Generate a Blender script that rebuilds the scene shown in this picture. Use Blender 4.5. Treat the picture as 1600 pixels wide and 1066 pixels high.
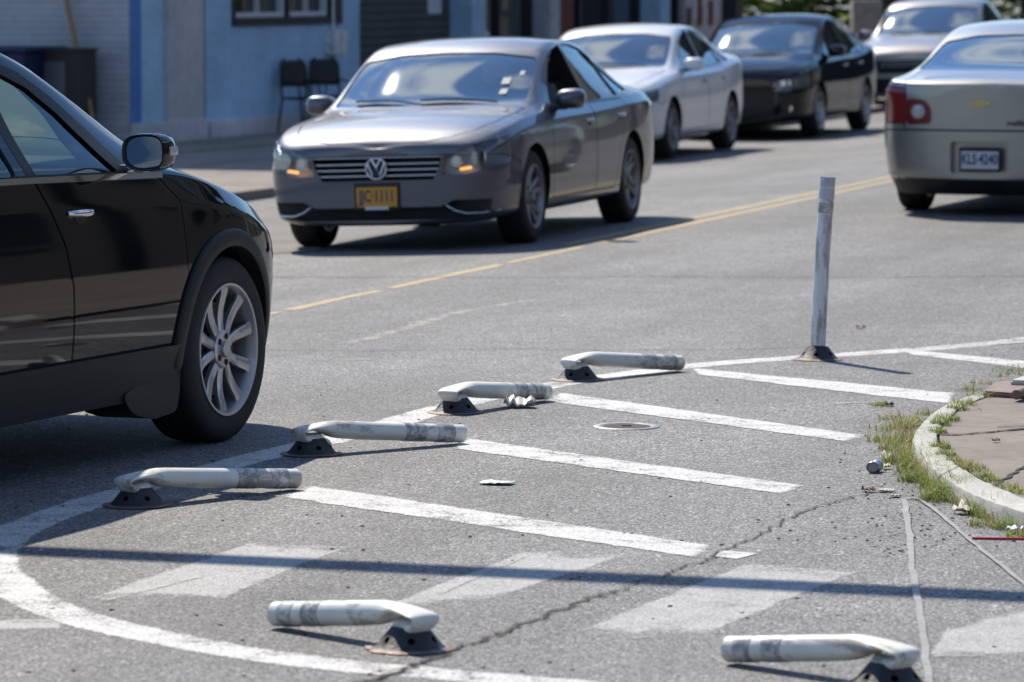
import bpy, bmesh, math, random
from mathutils import Vector, Matrix
from mathutils.bvhtree import BVHTree
random.seed(7)
R = math.radians
for o in list(bpy.data.objects): bpy.data.objects.remove(o)
SC = bpy.context.scene
COL = SC.collection
# ---------------------------------------------------------------- camera
F = 6700.0; CH = 1.87; PITCH = math.atan(564/6700); CP, SP = math.cos(PITCH), math.sin(PITCH)
cam = bpy.data.cameras.new('camera'); camo = bpy.data.objects.new('camera', cam); COL.objects.link(camo)
camo.location = (0, 0, CH); camo.rotation_euler = (math.pi/2-PITCH, 0, 0)
cam.sensor_width = 36; cam.lens = 36*F/1600; cam.clip_start = .5; cam.clip_end = 2000
cam.dof.use_dof = True; cam.dof.focus_distance = 16.6; cam.dof.aperture_fstop = 5.2; cam.dof.aperture_blades = 9
SC.camera = camo
# ---------------------------------------------------------------- sky, sun, exposure
SUN_EL = R(47); SUN_AZ = math.atan2(-.33, .80)      # azimuth from +Y, clockwise positive
w = bpy.data.worlds.new('World'); SC.world = w; w.use_nodes = True
nt = w.node_tree; nt.nodes.clear()
sky = nt.nodes.new('ShaderNodeTexSky'); sky.sky_type = 'NISHITA'; sky.sun_disc = False
sky.sun_elevation = SUN_EL; sky.sun_rotation = SUN_AZ; sky.air_density = 1.0; sky.dust_density = .05; sky.ozone_density = 1.8
bg = nt.nodes.new('ShaderNodeBackground'); bg.inputs[1].default_value = .108
wo = nt.nodes.new('ShaderNodeOutputWorld'); tint = nt.nodes.new('ShaderNodeMix'); tint.data_type = 'RGBA'; tint.blend_type = 'MULTIPLY'; tint.inputs[0].default_value = 1; tint.inputs[7].default_value = (.74, .97, 1.20, 1)
nt.links.new(sky.outputs[0], tint.inputs[6])
# scattered fair-weather clouds
tcw = nt.nodes.new('ShaderNodeTexCoord'); mpw = nt.nodes.new('ShaderNodeMapping'); mpw.inputs['Scale'].default_value = (1, 1, 2.2); nt.links.new(tcw.outputs['Generated'], mpw.inputs[0])
cn = nt.nodes.new('ShaderNodeTexNoise'); cn.inputs['Scale'].default_value = 4.2; cn.inputs['Detail'].default_value = 9; cn.inputs['Roughness'].default_value = .58; cn.inputs['Distortion'].default_value = .3; nt.links.new(mpw.outputs[0], cn.inputs['Vector'])
cr_ = nt.nodes.new('ShaderNodeValToRGB'); cr_.color_ramp.elements[0].position = .50; cr_.color_ramp.elements[1].position = .66; cr_.color_ramp.elements[0].color = (0, 0, 0, 1); cr_.color_ramp.elements[1].color = (.8, .8, .8, 1); nt.links.new(cn.outputs[0], cr_.inputs[0])
cm = nt.nodes.new('ShaderNodeMix'); cm.data_type = 'RGBA'; cm.inputs[7].default_value = (7.6, 8.0, 8.6, 1); nt.links.new(cr_.outputs[0], cm.inputs[0]); nt.links.new(tint.outputs[2], cm.inputs[6])
nt.links.new(cm.outputs[2], bg.inputs[0]); nt.links.new(bg.outputs[0], wo.inputs[0])
sl = bpy.data.lights.new('sun', 'SUN'); sl.energy = 5.0; sl.angle = R(.53); sl.color = (1, .91, .77)
so = bpy.data.objects.new('sun', sl); COL.objects.link(so)
sd = Vector((math.sin(SUN_AZ)*math.cos(SUN_EL), math.cos(SUN_AZ)*math.cos(SUN_EL), math.sin(SUN_EL)))
so.rotation_euler = sd.to_track_quat('Z', 'Y').to_euler(); so.location = (0, 0, 30)
SC.view_settings.view_transform = 'Standard'; SC.view_settings.look = 'None'; SC.view_settings.gamma = 1
SC.view_settings.exposure = 0.22
SC.cycles.use_denoising = True
SC.cycles.max_bounces = 8; SC.cycles.transparent_max_bounces = 16; SC.cycles.sample_clamp_indirect = 6; SC.cycles.sample_clamp_direct = 30
SC.cycles.caustics_reflective = False; SC.cycles.caustics_refractive = False

# ---------------------------------------------------------------- geometry of the place
def ray(u, v):
    dx = (u-800)/F; dy = -(v-533)/F
    return Vector((dx, CP+dy*SP, -SP+dy*CP))
def flat(u, v, z=0.):
    d = ray(u, v); t = (z-CH)/d.z
    return Vector((d.x*t, d.y*t, z))
LA, LB = flat(420, 490), flat(1375, 286)            # the centre line of the road
LD = (LB-LA).normalized(); LN = Vector((-LD.y, LD.x, 0))   # LN points to the far (left) lane
CROWN = .034
def crown(x, y):
    d = (Vector((x, y, 0))-LA).dot(LN)
    d = min(max(d-.05, 0), 4.2)
    return -CROWN*d
def gp(u, v, dz=0.):
    p = flat(u, v, dz)
    for _ in range(8):
        p = flat(u, v, crown(p.x, p.y)+dz)
    return p

# ---------------------------------------------------------------- helpers
def tag(o, label=None, cat=None, group=None, kind=None):
    if label: o['label'] = label
    if cat: o['category'] = cat
    if group: o['group'] = group
    if kind: o['kind'] = kind
    return o
def empty(name, loc=(0, 0, 0), rz=0, **k):
    o = bpy.data.objects.new(name, None); COL.objects.link(o); o.location = loc; o.rotation_euler = (0, 0, rz)
    o.empty_display_size = .2
    return tag(o, **k)
def mesh_obj(name, me, parent=None, **k):
    o = bpy.data.objects.new(name, me); COL.objects.link(o)
    if parent: o.parent = parent
    return tag(o, **k)
def copy_tree(o, parent=None):
    c = o.copy(); COL.objects.link(c); c.parent = parent
    for ch in o.children: copy_tree(ch, c)
    return c
def smooth(me, ang=35):
    for p in me.polygons: p.use_smooth = True
    me.set_sharp_from_angle(angle=R(ang))
class MB:
    """collects shapes, links them as one mesh"""
    def __init__(s): s.bm = bmesh.new(); s.mi = 0
    def face(s, pts, mi=None):
        vs = [s.bm.verts.new(p) for p in pts]; f = s.bm.faces.new(vs); f.material_index = s.mi if mi is None else mi; return f
    def grid(s, rows, closed=False, cap=False):
        vr = [[s.bm.verts.new(p) for p in r] for r in rows]
        n = len(rows[0]); m = n if closed else n-1
        for i in range(len(rows)-1):
            for j in range(m):
                k = (j+1) % n
                f = s.bm.faces.new((vr[i][j], vr[i][k], vr[i+1][k], vr[i+1][j])); f.material_index = s.mi
        if cap:
            f = s.bm.faces.new(vr[0][::-1]); f.material_index = s.mi
            f = s.bm.faces.new(vr[-1]); f.material_index = s.mi
        return vr
    def box(s, c, d, rz=0, bev=0, tilt=None):
        m = Matrix.Translation(c) @ Matrix.Rotation(rz, 4, 'Z')
        if tilt is not None: m = m @ tilt
        m = m @ Matrix.Diagonal((d[0], d[1], d[2], 1))
        r = bmesh.ops.create_cube(s.bm, size=1, matrix=m)
        fs = set(f for v in r['verts'] for f in v.link_faces)
        for f in fs: f.material_index = s.mi
        if bev:
            es = list(set(e for v in r['verts'] for e in v.link_edges))
            q = bmesh.ops.bevel(s.bm, geom=es, offset=bev, segments=2, affect='EDGES', profile=.6)
            for f in q['faces']: f.material_index = s.mi
    def tube(s, pts, r, n=10, cap=True, flatz=1.):
        pts = [Vector(p) for p in pts]; rows = []
        for i, p in enumerate(pts):
            t = (pts[min(i+1, len(pts)-1)]-pts[max(i-1, 0)]).normalized()
            up = Vector((0, 0, 1)) if abs(t.z) < .95 else Vector((1, 0, 0))
            a = t.cross(up).normalized(); b = a.cross(t)
            rr = r[i] if isinstance(r, (list, tuple)) else r
            rows.append([p+a*rr*math.cos(q*2*math.pi/n)+b*rr*flatz*math.sin(q*2*math.pi/n) for q in range(n)])
        s.grid(rows, closed=True, cap=cap)
    def lathe(s, prof, axis='Z', n=32, c=(0, 0, 0)):
        rows = []
        for r, h in prof:
            row = []
            for q in range(n):
                a = q*2*math.pi/n; x, y = r*math.cos(a), r*math.sin(a)
                row.append(Vector(c)+(Vector((x, y, h)) if axis == 'Z' else Vector((x, h, y))))
            rows.append(row)
        return s.grid(rows, closed=True)
    def prism(s, poly, a0, a1, plane):
        """poly in plane 'xz','yz','xy' pushed along the remaining axis from a0 to a1"""
        def P(p, a):
            return {'xz': (p[0], a, p[1]), 'yz': (a, p[0], p[1]), 'xy': (p[0], p[1], a)}[plane]
        A = [s.bm.verts.new(P(p, a0)) for p in poly]; B = [s.bm.verts.new(P(p, a1)) for p in poly]
        n = len(poly); fs = [s.bm.faces.new(A), s.bm.faces.new(B[::-1])]
        for i in range(n): fs.append(s.bm.faces.new((A[(i+1) % n], A[i], B[i], B[(i+1) % n])))
        for f in fs: f.material_index = s.mi
        return fs
    def mesh(s, name, mats, fix=True, sm=None):
        if fix: bmesh.ops.recalc_face_normals(s.bm, faces=s.bm.faces)
        me = bpy.data.meshes.new(name); s.bm.to_mesh(me); s.bm.free()
        for m in (mats if isinstance(mats, (list, tuple)) else [mats]): me.materials.append(m)
        if sm: smooth(me, sm)
        return me
    def build(s, name, mats, parent=None, fix=True, sm=None, **k):
        return mesh_obj(name, s.mesh(name, mats, fix, sm), parent, **k)

# ---------------------------------------------------------------- materials
def newmat(name):
    m = bpy.data.materials.new(name); m.use_nodes = True; n = m.node_tree; n.nodes.clear()
    out = n.nodes.new('ShaderNodeOutputMaterial'); return m, n, out
def N(n, t, **k):
    x = n.nodes.new('ShaderNode'+t)
    for a, b in k.items():
        if a.startswith('i_'): x.inputs[a[2:].replace('_', ' ')].default_value = b
        else: setattr(x, a, b)
    return x
def ramp(n, fac, stops):
    r = n.nodes.new('ShaderNodeValToRGB'); el = r.color_ramp.elements
    while len(el) < len(stops): el.new(.5)
    for e, (p, c) in zip(el, stops):
        e.position = p; e.color = (c, c, c, 1) if isinstance(c, (int, float)) else (*c, 1)
    n.links.new(fac, r.inputs[0]); return r
def mixc(n, fac, a, b, mode='MIX'):
    x = n.nodes.new('ShaderNodeMix'); x.data_type = 'RGBA'; x.blend_type = mode
    for sock, val in ((x.inputs[0], fac), (x.inputs[6], a), (x.inputs[7], b)):
        if isinstance(val, (int, float)): sock.default_value = val
        elif isinstance(val, tuple): sock.default_value = (*val, 1)
        else: n.links.new(val, sock)
    return x.outputs[2]
def math_(n, op, a, b=0., c=None, clamp=False):
    x = n.nodes.new('ShaderNodeMath'); x.operation = op; x.use_clamp = clamp
    for i, v in enumerate((a, b, c)):
        if v is None: continue
        if isinstance(v, (int, float)): x.inputs[i].default_value = v
        else: n.links.new(v, x.inputs[i])
    return x.outputs[0]
def pos(n):
    return n.nodes.new('ShaderNodeNewGeometry').outputs['Position']
def objc(n):
    return n.nodes.new('ShaderNodeTexCoord').outputs['Object']
def noise(n, vec, scale, detail=4, rough=.55, dist=0.):
    x = N(n, 'TexNoise'); x.inputs['Scale'].default_value = scale; x.inputs['Detail'].default_value = detail
    x.inputs['Roughness'].default_value = rough; x.inputs['Distortion'].default_value = dist
    n.links.new(vec, x.inputs['Vector']); return x.outputs['Fac']
def plain(name, col, rough=.5, metal=0., coat=0., spec=.5, var=.0, vscale=8., bump=0., bscale=60., emit=None):
    m, n, out = newmat(name); b = N(n, 'BsdfPrincipled'); n.links.new(b.outputs[0], out.inputs[0])
    b.inputs['Base Color'].default_value = (*col, 1); b.inputs['Roughness'].default_value = rough
    b.inputs['Metallic'].default_value = metal; b.inputs['Coat Weight'].default_value = coat; b.inputs['Coat Roughness'].default_value = .03
    b.inputs['Specular IOR Level'].default_value = spec
    if var:
        f = noise(n, objc(n), vscale, 6, .6)
        r = ramp(n, f, [(.3, 1-var), (.7, 1+var*.4)])
        n.links.new(mixc(n, 1., col, r.outputs[0], 'MULTIPLY'), b.inputs['Base Color'])
    if bump:
        bp = N(n, 'Bump'); bp.inputs['Strength'].default_value = bump; bp.inputs['Distance'].default_value = .01
        n.links.new(noise(n, objc(n), bscale, 5), bp.inputs['Height']); n.links.new(bp.outputs[0], b.inputs['Normal'])
    if emit:
        b.inputs['Emission Color'].default_value = (*emit[0], 1); b.inputs['Emission Strength'].default_value = emit[1]
    return m
def carpaint(name, col, metal=.6, rough=.35, dirt=.25, dirtcol=(.16, .14, .12), spec=.5):
    m, n, out = newmat(name); b = N(n, 'BsdfPrincipled'); n.links.new(b.outputs[0], out.inputs[0])
    co = objc(n)
    fl = N(n, 'TexVoronoi'); fl.inputs['Scale'].default_value = 900; n.links.new(co, fl.inputs['Vector'])
    fr = ramp(n, fl.outputs['Color'], [(0, .8), (1, 1.2)])
    base = mixc(n, 1., col, fr.outputs[0], 'MULTIPLY')
    # road dust, thicker low on the body
    sx = N(n, 'SeparateXYZ'); n.links.new(co, sx.inputs[0])
    low = math_(n, 'MULTIPLY_ADD', sx.outputs['Z'], -1.6, 1.1, clamp=True)
    nz = noise(n, co, 2.2, 7, .62)
    d = math_(n, 'MULTIPLY', math_(n, 'MULTIPLY', low, dirt), math_(n, 'MULTIPLY_ADD', nz, 1.6, .1), clamp=True)
    n.links.new(mixc(n, d, base, dirtcol), b.inputs['Base Color'])
    n.links.new(math_(n, 'MULTIPLY_ADD', d, -metal, metal, clamp=True), b.inputs['Metallic'])
    b.inputs['Roughness'].default_value = rough; b.inputs['Specular IOR Level'].default_value = spec
    n.links.new(math_(n, 'MULTIPLY_ADD', d, -1.2, 1., clamp=True), b.inputs['Coat Weight'])
    n.links.new(math_(n, 'MULTIPLY_ADD', nz, .06, .01), b.inputs['Coat Roughness'])
    return m
def glass(name, tint, ior=1.55, rough=.0, dust=.0, extra=0.):
    m, n, out = newmat(name)
    t = N(n, 'BsdfTransparent'); t.inputs[0].default_value = (*tint, 1)
    g = N(n, 'BsdfGlossy'); g.inputs['Roughness'].default_value = rough; g.inputs[0].default_value = (.95, 1, 1, 1)
    fr = N(n, 'Fresnel'); fr.inputs[0].default_value = ior
    fac = math_(n, 'ADD', math_(n, 'MULTIPLY', fr.outputs[0], 1.5), extra, clamp=True)
    mx = N(n, 'MixShader'); n.links.new(fac, mx.inputs[0]); n.links.new(t.outputs[0], mx.inputs[1]); n.links.new(g.outputs[0], mx.inputs[2])
    last = mx.outputs[0]
    if dust:
        df = N(n, 'BsdfDiffuse'); df.inputs[0].default_value = (.5, .5, .47, 1)
        mm = N(n, 'MixShader'); nz = noise(n, objc(n), 3, 6, .6)
        n.links.new(math_(n, 'MULTIPLY', nz, dust), mm.inputs[0]); n.links.new(last, mm.inputs[1]); n.links.new(df.outputs[0], mm.inputs[2]); last = mm.outputs[0]
    n.links.new(last, out.inputs[0]); return m

def asphalt_nodes(n):
    """returns (colour, height) of worn asphalt; aggregate about 1 cm"""
    p = pos(n)
    v1 = N(n, 'TexVoronoi'); v1.inputs['Scale'].default_value = 125; n.links.new(p, v1.inputs['Vector'])
    v2 = N(n, 'TexVoronoi'); v2.inputs['Scale'].default_value = 52; n.links.new(p, v2.inputs['Vector'])
    s1 = N(n, 'SeparateColor'); n.links.new(v1.outputs['Color'], s1.inputs[0])
    s2 = N(n, 'SeparateColor'); n.links.new(v2.outputs['Color'], s2.inputs[0])
    stone = ramp(n, s1.outputs[0], [(0, (.055, .055, .058)), (.4, (.125, .125, .129)), (.75, (.22, .22, .225)), (1, (.37, .37, .37))])
    white = ramp(n, s2.outputs[1], [(.965, 0.), (.98, 1.)])  # pale specks coloured in as sparkle of the aggregate
    inner = ramp(n, v2.outputs['Distance'], [(.25, 1.), (.42, 0.)])
    c = mixc(n, math_(n, 'MULTIPLY', white.outputs[0], inner.outputs[0]), stone.outputs[0], (.62, .61, .6))
    big = noise(n, p, .45, 5, .6)
    med = noise(n, p, 5, 5, .65)
    br = ramp(n, big, [(.28, .76), (.72, 1.20)]); bm_ = ramp(n, med, [(.2, .80), (.8, 1.18)])
    c = mixc(n, 1., c, br.outputs[0], 'MULTIPLY'); c = mixc(n, 1., c, bm_.outputs[0], 'MULTIPLY')
    h = math_(n, 'ADD', math_(n, 'MULTIPLY', v1.outputs['Distance'], -1.), math_(n, 'MULTIPLY', med, .4))
    return c, h, med
def asphalt_mat():
    m, n, out = newmat('asphalt'); b = N(n, 'BsdfPrincipled'); n.links.new(b.outputs[0], out.inputs[0])
    c, h, med = asphalt_nodes(n)
    p = pos(n)
    # oily wheel-track stains running along the road
    mp = N(n, 'Mapping'); mp.inputs['Rotation'].default_value = (0, 0, math.atan2(LD.y, LD.x)); mp.vector_type = 'TEXTURE'
    mp.inputs['Scale'].default_value = (9, 1, 1); n.links.new(p, mp.inputs['Vector'])
    st = ramp(n, noise(n, mp.outputs[0], 1.1, 5, .6), [(.35, .80), (.6, 1.10)])
    c = mixc(n, 1., c, st.outputs[0], 'MULTIPLY')
    n.links.new(c, b.inputs['Base Color']); b.inputs['Roughness'].default_value = .72; b.inputs['Specular IOR Level'].default_value = .45
    bp = N(n, 'Bump'); bp.inputs['Strength'].default_value = .75; bp.inputs['Distance'].default_value = .006
    n.links.new(h, bp.inputs['Height']); n.links.new(bp.outputs[0], b.inputs['Normal'])
    return m
def paint_mat(name, col, wear, edge=.18, fine=60., cov=1.):
    """worn road paint: missing where the fine noise says so, ragged at its edges (UV v runs across a stripe)"""
    m, n, out = newmat(name); b = N(n, 'BsdfPrincipled')
    p = pos(n); uv = N(n, 'TexCoord').outputs['UV']; s = N(n, 'SeparateXYZ'); n.links.new(uv, s.inputs[0])
    def ed(x): return math_(n, 'SUBTRACT', .5, math_(n, 'ABSOLUTE', math_(n, 'SUBTRACT', x, .5)))
    e = math_(n, 'MINIMUM', math_(n, 'DIVIDE', ed(s.outputs[1]), edge), math_(n, 'DIVIDE', ed(s.outputs[0]), edge*.4), clamp=False)
    e = math_(n, 'MINIMUM', e, 1.)
    nf = noise(n, p, fine, 3, .7); nm = noise(n, p, 7, 5, .65); nb = noise(n, p, 1.6, 4, .6)
    t = math_(n, 'ADD', math_(n, 'MULTIPLY', nf, .55), math_(n, 'ADD', math_(n, 'MULTIPLY', nm, .5), math_(n, 'MULTIPLY', nb, .35)))
    t = math_(n, 'ADD', t, math_(n, 'MULTIPLY', e, .35))
    a = ramp(n, math_(n, 'SUBTRACT', t, wear), [(.40, 0.), (.54, 1.)])
    fac = math_(n, 'MULTIPLY', a.outputs[0], cov)
    c, h, med = asphalt_nodes(n)
    v = N(n, 'TexVoronoi'); v.inputs['Scale'].default_value = 95; n.links.new(p, v.inputs['Vector'])
    sp = ramp(n, v.outputs['Distance'], [(.2, 1.08), (.7, .62)])
    pc = mixc(n, 1., col, sp.outputs[0], 'MULTIPLY'); dirt = ramp(n, nm, [(.25, .78), (.65, 1.)])
    pc = mixc(n, 1., pc, dirt.outputs[0], 'MULTIPLY')
    n.links.new(pc, b.inputs['Base Color']); b.inputs['Roughness'].default_value = .65
    bp = N(n, 'Bump'); bp.inputs['Strength'].default_value = .5; bp.inputs['Distance'].default_value = .005
    n.links.new(h, bp.inputs['Height']); n.links.new(bp.outputs[0], b.inputs['Normal'])
    tr = N(n, 'BsdfTransparent'); mx = N(n, 'MixShader'); n.links.new(fac, mx.inputs[0]); n.links.new(tr.outputs[0], mx.inputs[1]); n.links.new(b.outputs[0], mx.inputs[2])
    n.links.new(mx.outputs[0], out.inputs[0]); return m
def concrete_mat(name, col, grit=.25, big=.25):
    m, n, out = newmat(name); b = N(n, 'BsdfPrincipled'); n.links.new(b.outputs[0], out.inputs[0])
    p = pos(n); nb = noise(n, p, 1.3, 7, .65); nm = noise(n, p, 12, 6, .7); nf = noise(n, p, 130, 3, .7)
    c = mixc(n, 1., col, ramp(n, nb, [(.25, 1-big), (.75, 1+big*.6)]).outputs[0], 'MULTIPLY')
    c = mixc(n, 1., c, ramp(n, nm, [(.25, 1-big), (.6, 1.05)]).outputs[0], 'MULTIPLY')
    c = mixc(n, 1., c, ramp(n, nf, [(.3, 1-grit), (.7, 1+grit)]).outputs[0], 'MULTIPLY')
    n.links.new(c, b.inputs['Base Color']); b.inputs['Roughness'].default_value = .9
    bp = N(n, 'Bump'); bp.inputs['Strength'].default_value = .5; bp.inputs['Distance'].default_value = .006
    n.links.new(math_(n, 'ADD', nf, nm), bp.inputs['Height']); n.links.new(bp.outputs[0], b.inputs['Normal'])
    return m
def wall_mat(name, col, brick=False, stain=.3):
    m, n, out = newmat(name); b = N(n, 'BsdfPrincipled'); n.links.new(b.outputs[0], out.inputs[0])
    co = objc(n); nb = noise(n, co, .9, 7, .65); nm = noise(n, co, 9, 5, .6)
    c = mixc(n, 1., col, ramp(n, nb, [(.25, 1-stain), (.7, 1.08)]).outputs[0], 'MULTIPLY')
    c = mixc(n, 1., c, ramp(n, nm, [(.25, 1-stain*.5), (.6, 1.03)]).outputs[0], 'MULTIPLY')
    bp = N(n, 'Bump'); bp.inputs['Strength'].default_value = .35; bp.inputs['Distance'].default_value = .01
    if brick:
        bt = N(n, 'TexBrick'); mp = N(n, 'Mapping'); mp.inputs['Rotation'].default_value = (R(90), 0, 0); n.links.new(co, mp.inputs[0]); n.links.new(mp.outputs[0], bt.inputs['Vector'])
        bt.inputs['Scale'].default_value = 1.; bt.inputs['Brick Width'].default_value = .21; bt.inputs['Row Height'].default_value = .075; bt.inputs['Mortar Size'].default_value = .008
        bt.inputs['Color1'].default_value = (1, 1, 1, 1); bt.inputs['Color2'].default_value = (.88, .88, .88, 1); bt.inputs['Mortar'].default_value = (.72, .72, .72, 1)
        c = mixc(n, 1., c, bt.outputs['Color'], 'MULTIPLY'); n.links.new(math_(n, 'SUBTRACT', nm, bt.outputs['Fac']), bp.inputs['Height'])
    else: n.links.new(nm, bp.inputs['Height'])
    n.links.new(c, b.inputs['Base Color']); b.inputs['Roughness'].default_value = .8; n.links.new(bp.outputs[0], b.inputs['Normal'])
    return m
def scuffed(name, col, grime, amount, rough=.5, scale=14., stretch=(1, 1, .25)):
    m, n, out = newmat(name); b = N(n, 'BsdfPrincipled'); n.links.new(b.outputs[0], out.inputs[0])
    mp = N(n, 'Mapping'); mp.inputs['Scale'].default_value = stretch; n.links.new(objc(n), mp.inputs[0])
    oi = N(n, 'ObjectInfo'); ad = N(n, 'VectorMath', operation='ADD'); n.links.new(mp.outputs[0], ad.inputs[0])
    cb = N(n, 'CombineXYZ'); n.links.new(math_(n, 'MULTIPLY', oi.outputs['Random'], 20.), cb.inputs[1]); n.links.new(cb.outputs[0], ad.inputs[1])
    a = noise(n, ad.outputs[0], scale, 8, .7, .6); c2 = noise(n, ad.outputs[0], scale*4, 5, .7)
    f = ramp(n, math_(n, 'ADD', math_(n, 'MULTIPLY', a, .7), math_(n, 'MULTIPLY', c2, .3)), [(.56-amount*.3, 0.), (.62-amount*.2, 1.)])
    soft = ramp(n, a, [(.3, .80), (.7, 1.05)])
    c = mixc(n, 1., mixc(n, math_(n, 'MULTIPLY', f.outputs[0], .75), col, grime), soft.outputs[0], 'MULTIPLY')
    n.links.new(c, b.inputs['Base Color']); b.inputs['Roughness'].default_value = rough
    bp = N(n, 'Bump'); bp.inputs['Strength'].default_value = .25; bp.inputs['Distance'].default_value = .004; n.links.new(c2, bp.inputs['Height']); n.links.new(bp.outputs[0], b.inputs['Normal'])
    return m
M = {}
M['asphalt'] = asphalt_mat()
M['wpaint'] = paint_mat('white road paint', (.74, .74, .74), .47, edge=.12)
M['wline'] = paint_mat('worn white line paint', (.72, .72, .72), .50, edge=.18)
M['faint'] = paint_mat('faded crosswalk paint', (.66, .66, .66), .43, edge=.22, cov=.74)
M['ypaint'] = paint_mat('yellow road paint', (.62, .47, .24), .43, edge=.14, cov=.9)
M['ghost'] = paint_mat('scraped old paint', (.60, .58, .52), .55, edge=.45, cov=.75)
M['crack'] = plain('crack', (.035, .032, .03), .95)
M['crackd'] = plain('crack dust', (.085, .075, .065), .95, var=.4, vscale=30)
M['seal'] = plain('loop sealant', (.30, .30, .30), .6, var=.3, vscale=14)
M['walk'] = concrete_mat('sidewalk concrete', (.27, .235, .205), .22, .32)
M['curb'] = concrete_mat('kerb concrete', (.56, .55, .51), .22, .28)
M['apron'] = concrete_mat('apron concrete', (.23, .215, .195), .2, .3)
M['tyre'] = plain('tyre rubber', (.018, .018, .019), .75, var=.3, vscale=20, bump=.2, bscale=90)
M['alloy'] = plain('silver alloy', (.52, .52, .53), .36, .75, coat=.2, var=.12, vscale=9)
M['dalloy'] = plain('dull alloy', (.34, .34, .35), .4, .7, var=.3)
M['black'] = plain('black plastic', (.012, .012, .013), .55)
M['well'] = plain('wheel well black', (.006, .006, .006), .95, spec=.1)
M['clad'] = plain('textured black cladding', (.012, .013, .015), .55, var=.3, vscale=5, bump=.12, bscale=250)
M['cabin'] = plain('cabin trim', (.022, .022, .024), .8)
M['seat'] = plain('grey seat cloth', (.22, .22, .22), .9, bump=.2, bscale=80)
M['beige'] = plain('beige cabin trim', (.20, .18, .15), .8)
M['chrome'] = plain('chrome', (.75, .76, .78), .12, 1.)
M['satin'] = plain('satin chrome', (.55, .57, .60), .25, 1.)
M['mirror'] = plain('mirror glass', (.86, .89, .92), .02, 1.)
M['wind'] = glass('windshield glass', (.60, .70, .68), 1.6, rough=.025, dust=.05, extra=.30)
M['side'] = glass('side window glass', (.50, .62, .56), 1.55, dust=.05)
M['suvglass'] = glass('green tinted window glass', (.62, .84, .70), 1.45)
M['rear'] = glass('rear window glass', (.30, .36, .38), 1.7, rough=.02, dust=.04, extra=.25)
M['lens'] = glass('lamp lens', (.86, .90, .92), 1.5)
M['reflector'] = plain('lamp reflector', (.50, .52, .55), .18, 1.)
M['housing'] = plain('lamp housing', (.42, .44, .47), .35, .6)
M['amber'] = plain('amber lens', (.75, .20, .03), .25, coat=1.)
M['amberlit'] = plain('lit amber lamp', (.9, .4, .05), .3, emit=((1., .45, .10), 1.5))
M['redlens'] = plain('red tail lens', (.22, .012, .012), .22, coat=1.)
M['clearlens'] = plain('clear reverse lens', (.55, .55, .58), .2, coat=1., var=.3, vscale=40)
M['orange'] = plain('orange plate', (.62, .30, .03), .5)
M['whiteplate'] = plain('pale plate', (.62, .64, .68), .45)
M['sticker'] = plain('window sticker', (.16, .21, .25), .6)
M['navy'] = plain('navy lettering', (.03, .05, .12), .5)
M['gold'] = plain('gold emblem', (.60, .45, .16), .35, .6)
M['tube'] = scuffed('scuffed white plastic', (.84, .84, .77), (.24, .21, .17), .13, .48, 7., (.35, 1, 1))
M['tubeup'] = scuffed('dirty pale plastic', (.82, .86, .85), (.24, .23, .20), .24, .5, 9., (1, 1, .3))
M['band'] = scuffed('torn reflective band', (.74, .74, .70), (.15, .13, .13), .42, .35, 18., (1, 1, 1))
M['band2'] = plain('pale reflective band', (.50, .54, .58), .35, var=.2, vscale=30)
M['rubber'] = plain('black rubber base', (.028, .03, .034), .55, var=.5, vscale=30, bump=.3, bscale=70)
M['iron'] = plain('worn iron', (.36, .36, .38), .45, .5, var=.5, vscale=30)
M['rust'] = plain('rusty steel', (.24, .17, .145), .6, .3, var=.4, vscale=12)

# ---------------------------------------------------------------- the ground
def ground():
    b = MB()
    ds = [-900, -300, -60, -20, -12, -6, -3, -1.5, -.6, -.2, 0, .05, .3, .8, 1.6, 2.6, 3.6, 4.25, 6, 12, 40, 300, 900]
    ts = [-600, -100, -40, -20] + [i*2.5-15 for i in range(40)] + [100, 140, 250, 600, 1400]
    rows = []
    for t in ts:
        rows.append([(LA.x+LD.x*t+LN.x*d, LA.y+LD.y*t+LN.y*d, -CROWN*min(max(d-.05, 0), 4.2)) for d in ds])
    b.grid(rows)
    b.build('road', M['asphalt'], kind='structure')
ground()
def zfix(p, dz): return Vector((p[0], p[1], crown(p[0], p[1])+dz))
def quad_sheet(b, c, dz=.004, nu=10, nv=2):
    """c: four ground points a,b,c,d ; u from a to b, v from a to d"""
    uvl = b.bm.loops.layers.uv.verify()
    P = [[None]*(nv+1) for _ in range(nu+1)]
    for i in range(nu+1):
        for j in range(nv+1):
            u, v = i/nu, j/nv
            q = (c[0]*(1-u)+c[1]*u)*(1-v)+(c[3]*(1-u)+c[2]*u)*v
            P[i][j] = (b.bm.verts.new(zfix(q, dz)), (u, v))
    for i in range(nu):
        for j in range(nv):
            k = [P[i][j], P[i+1][j], P[i+1][j+1], P[i][j+1]]
            f = b.bm.faces.new([x[0] for x in k])
            for l, x in zip(f.loops, k): l[uvl].uv = x[1]
def catmull(pts, n=8):
    out = []; P = [pts[0]]+list(pts)+[pts[-1]]
    for i in range(1, len(P)-2):
        for k in range(n):
            t = k/n; a, b_, c, d = P[i-1], P[i], P[i+1], P[i+2]
            out.append(.5*((2*b_)+(c-a)*t+(2*a-5*b_+4*c-d)*t*t+(3*b_-a-3*c+d)*t*t*t))
    out.append(pts[-1]); return out
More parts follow.
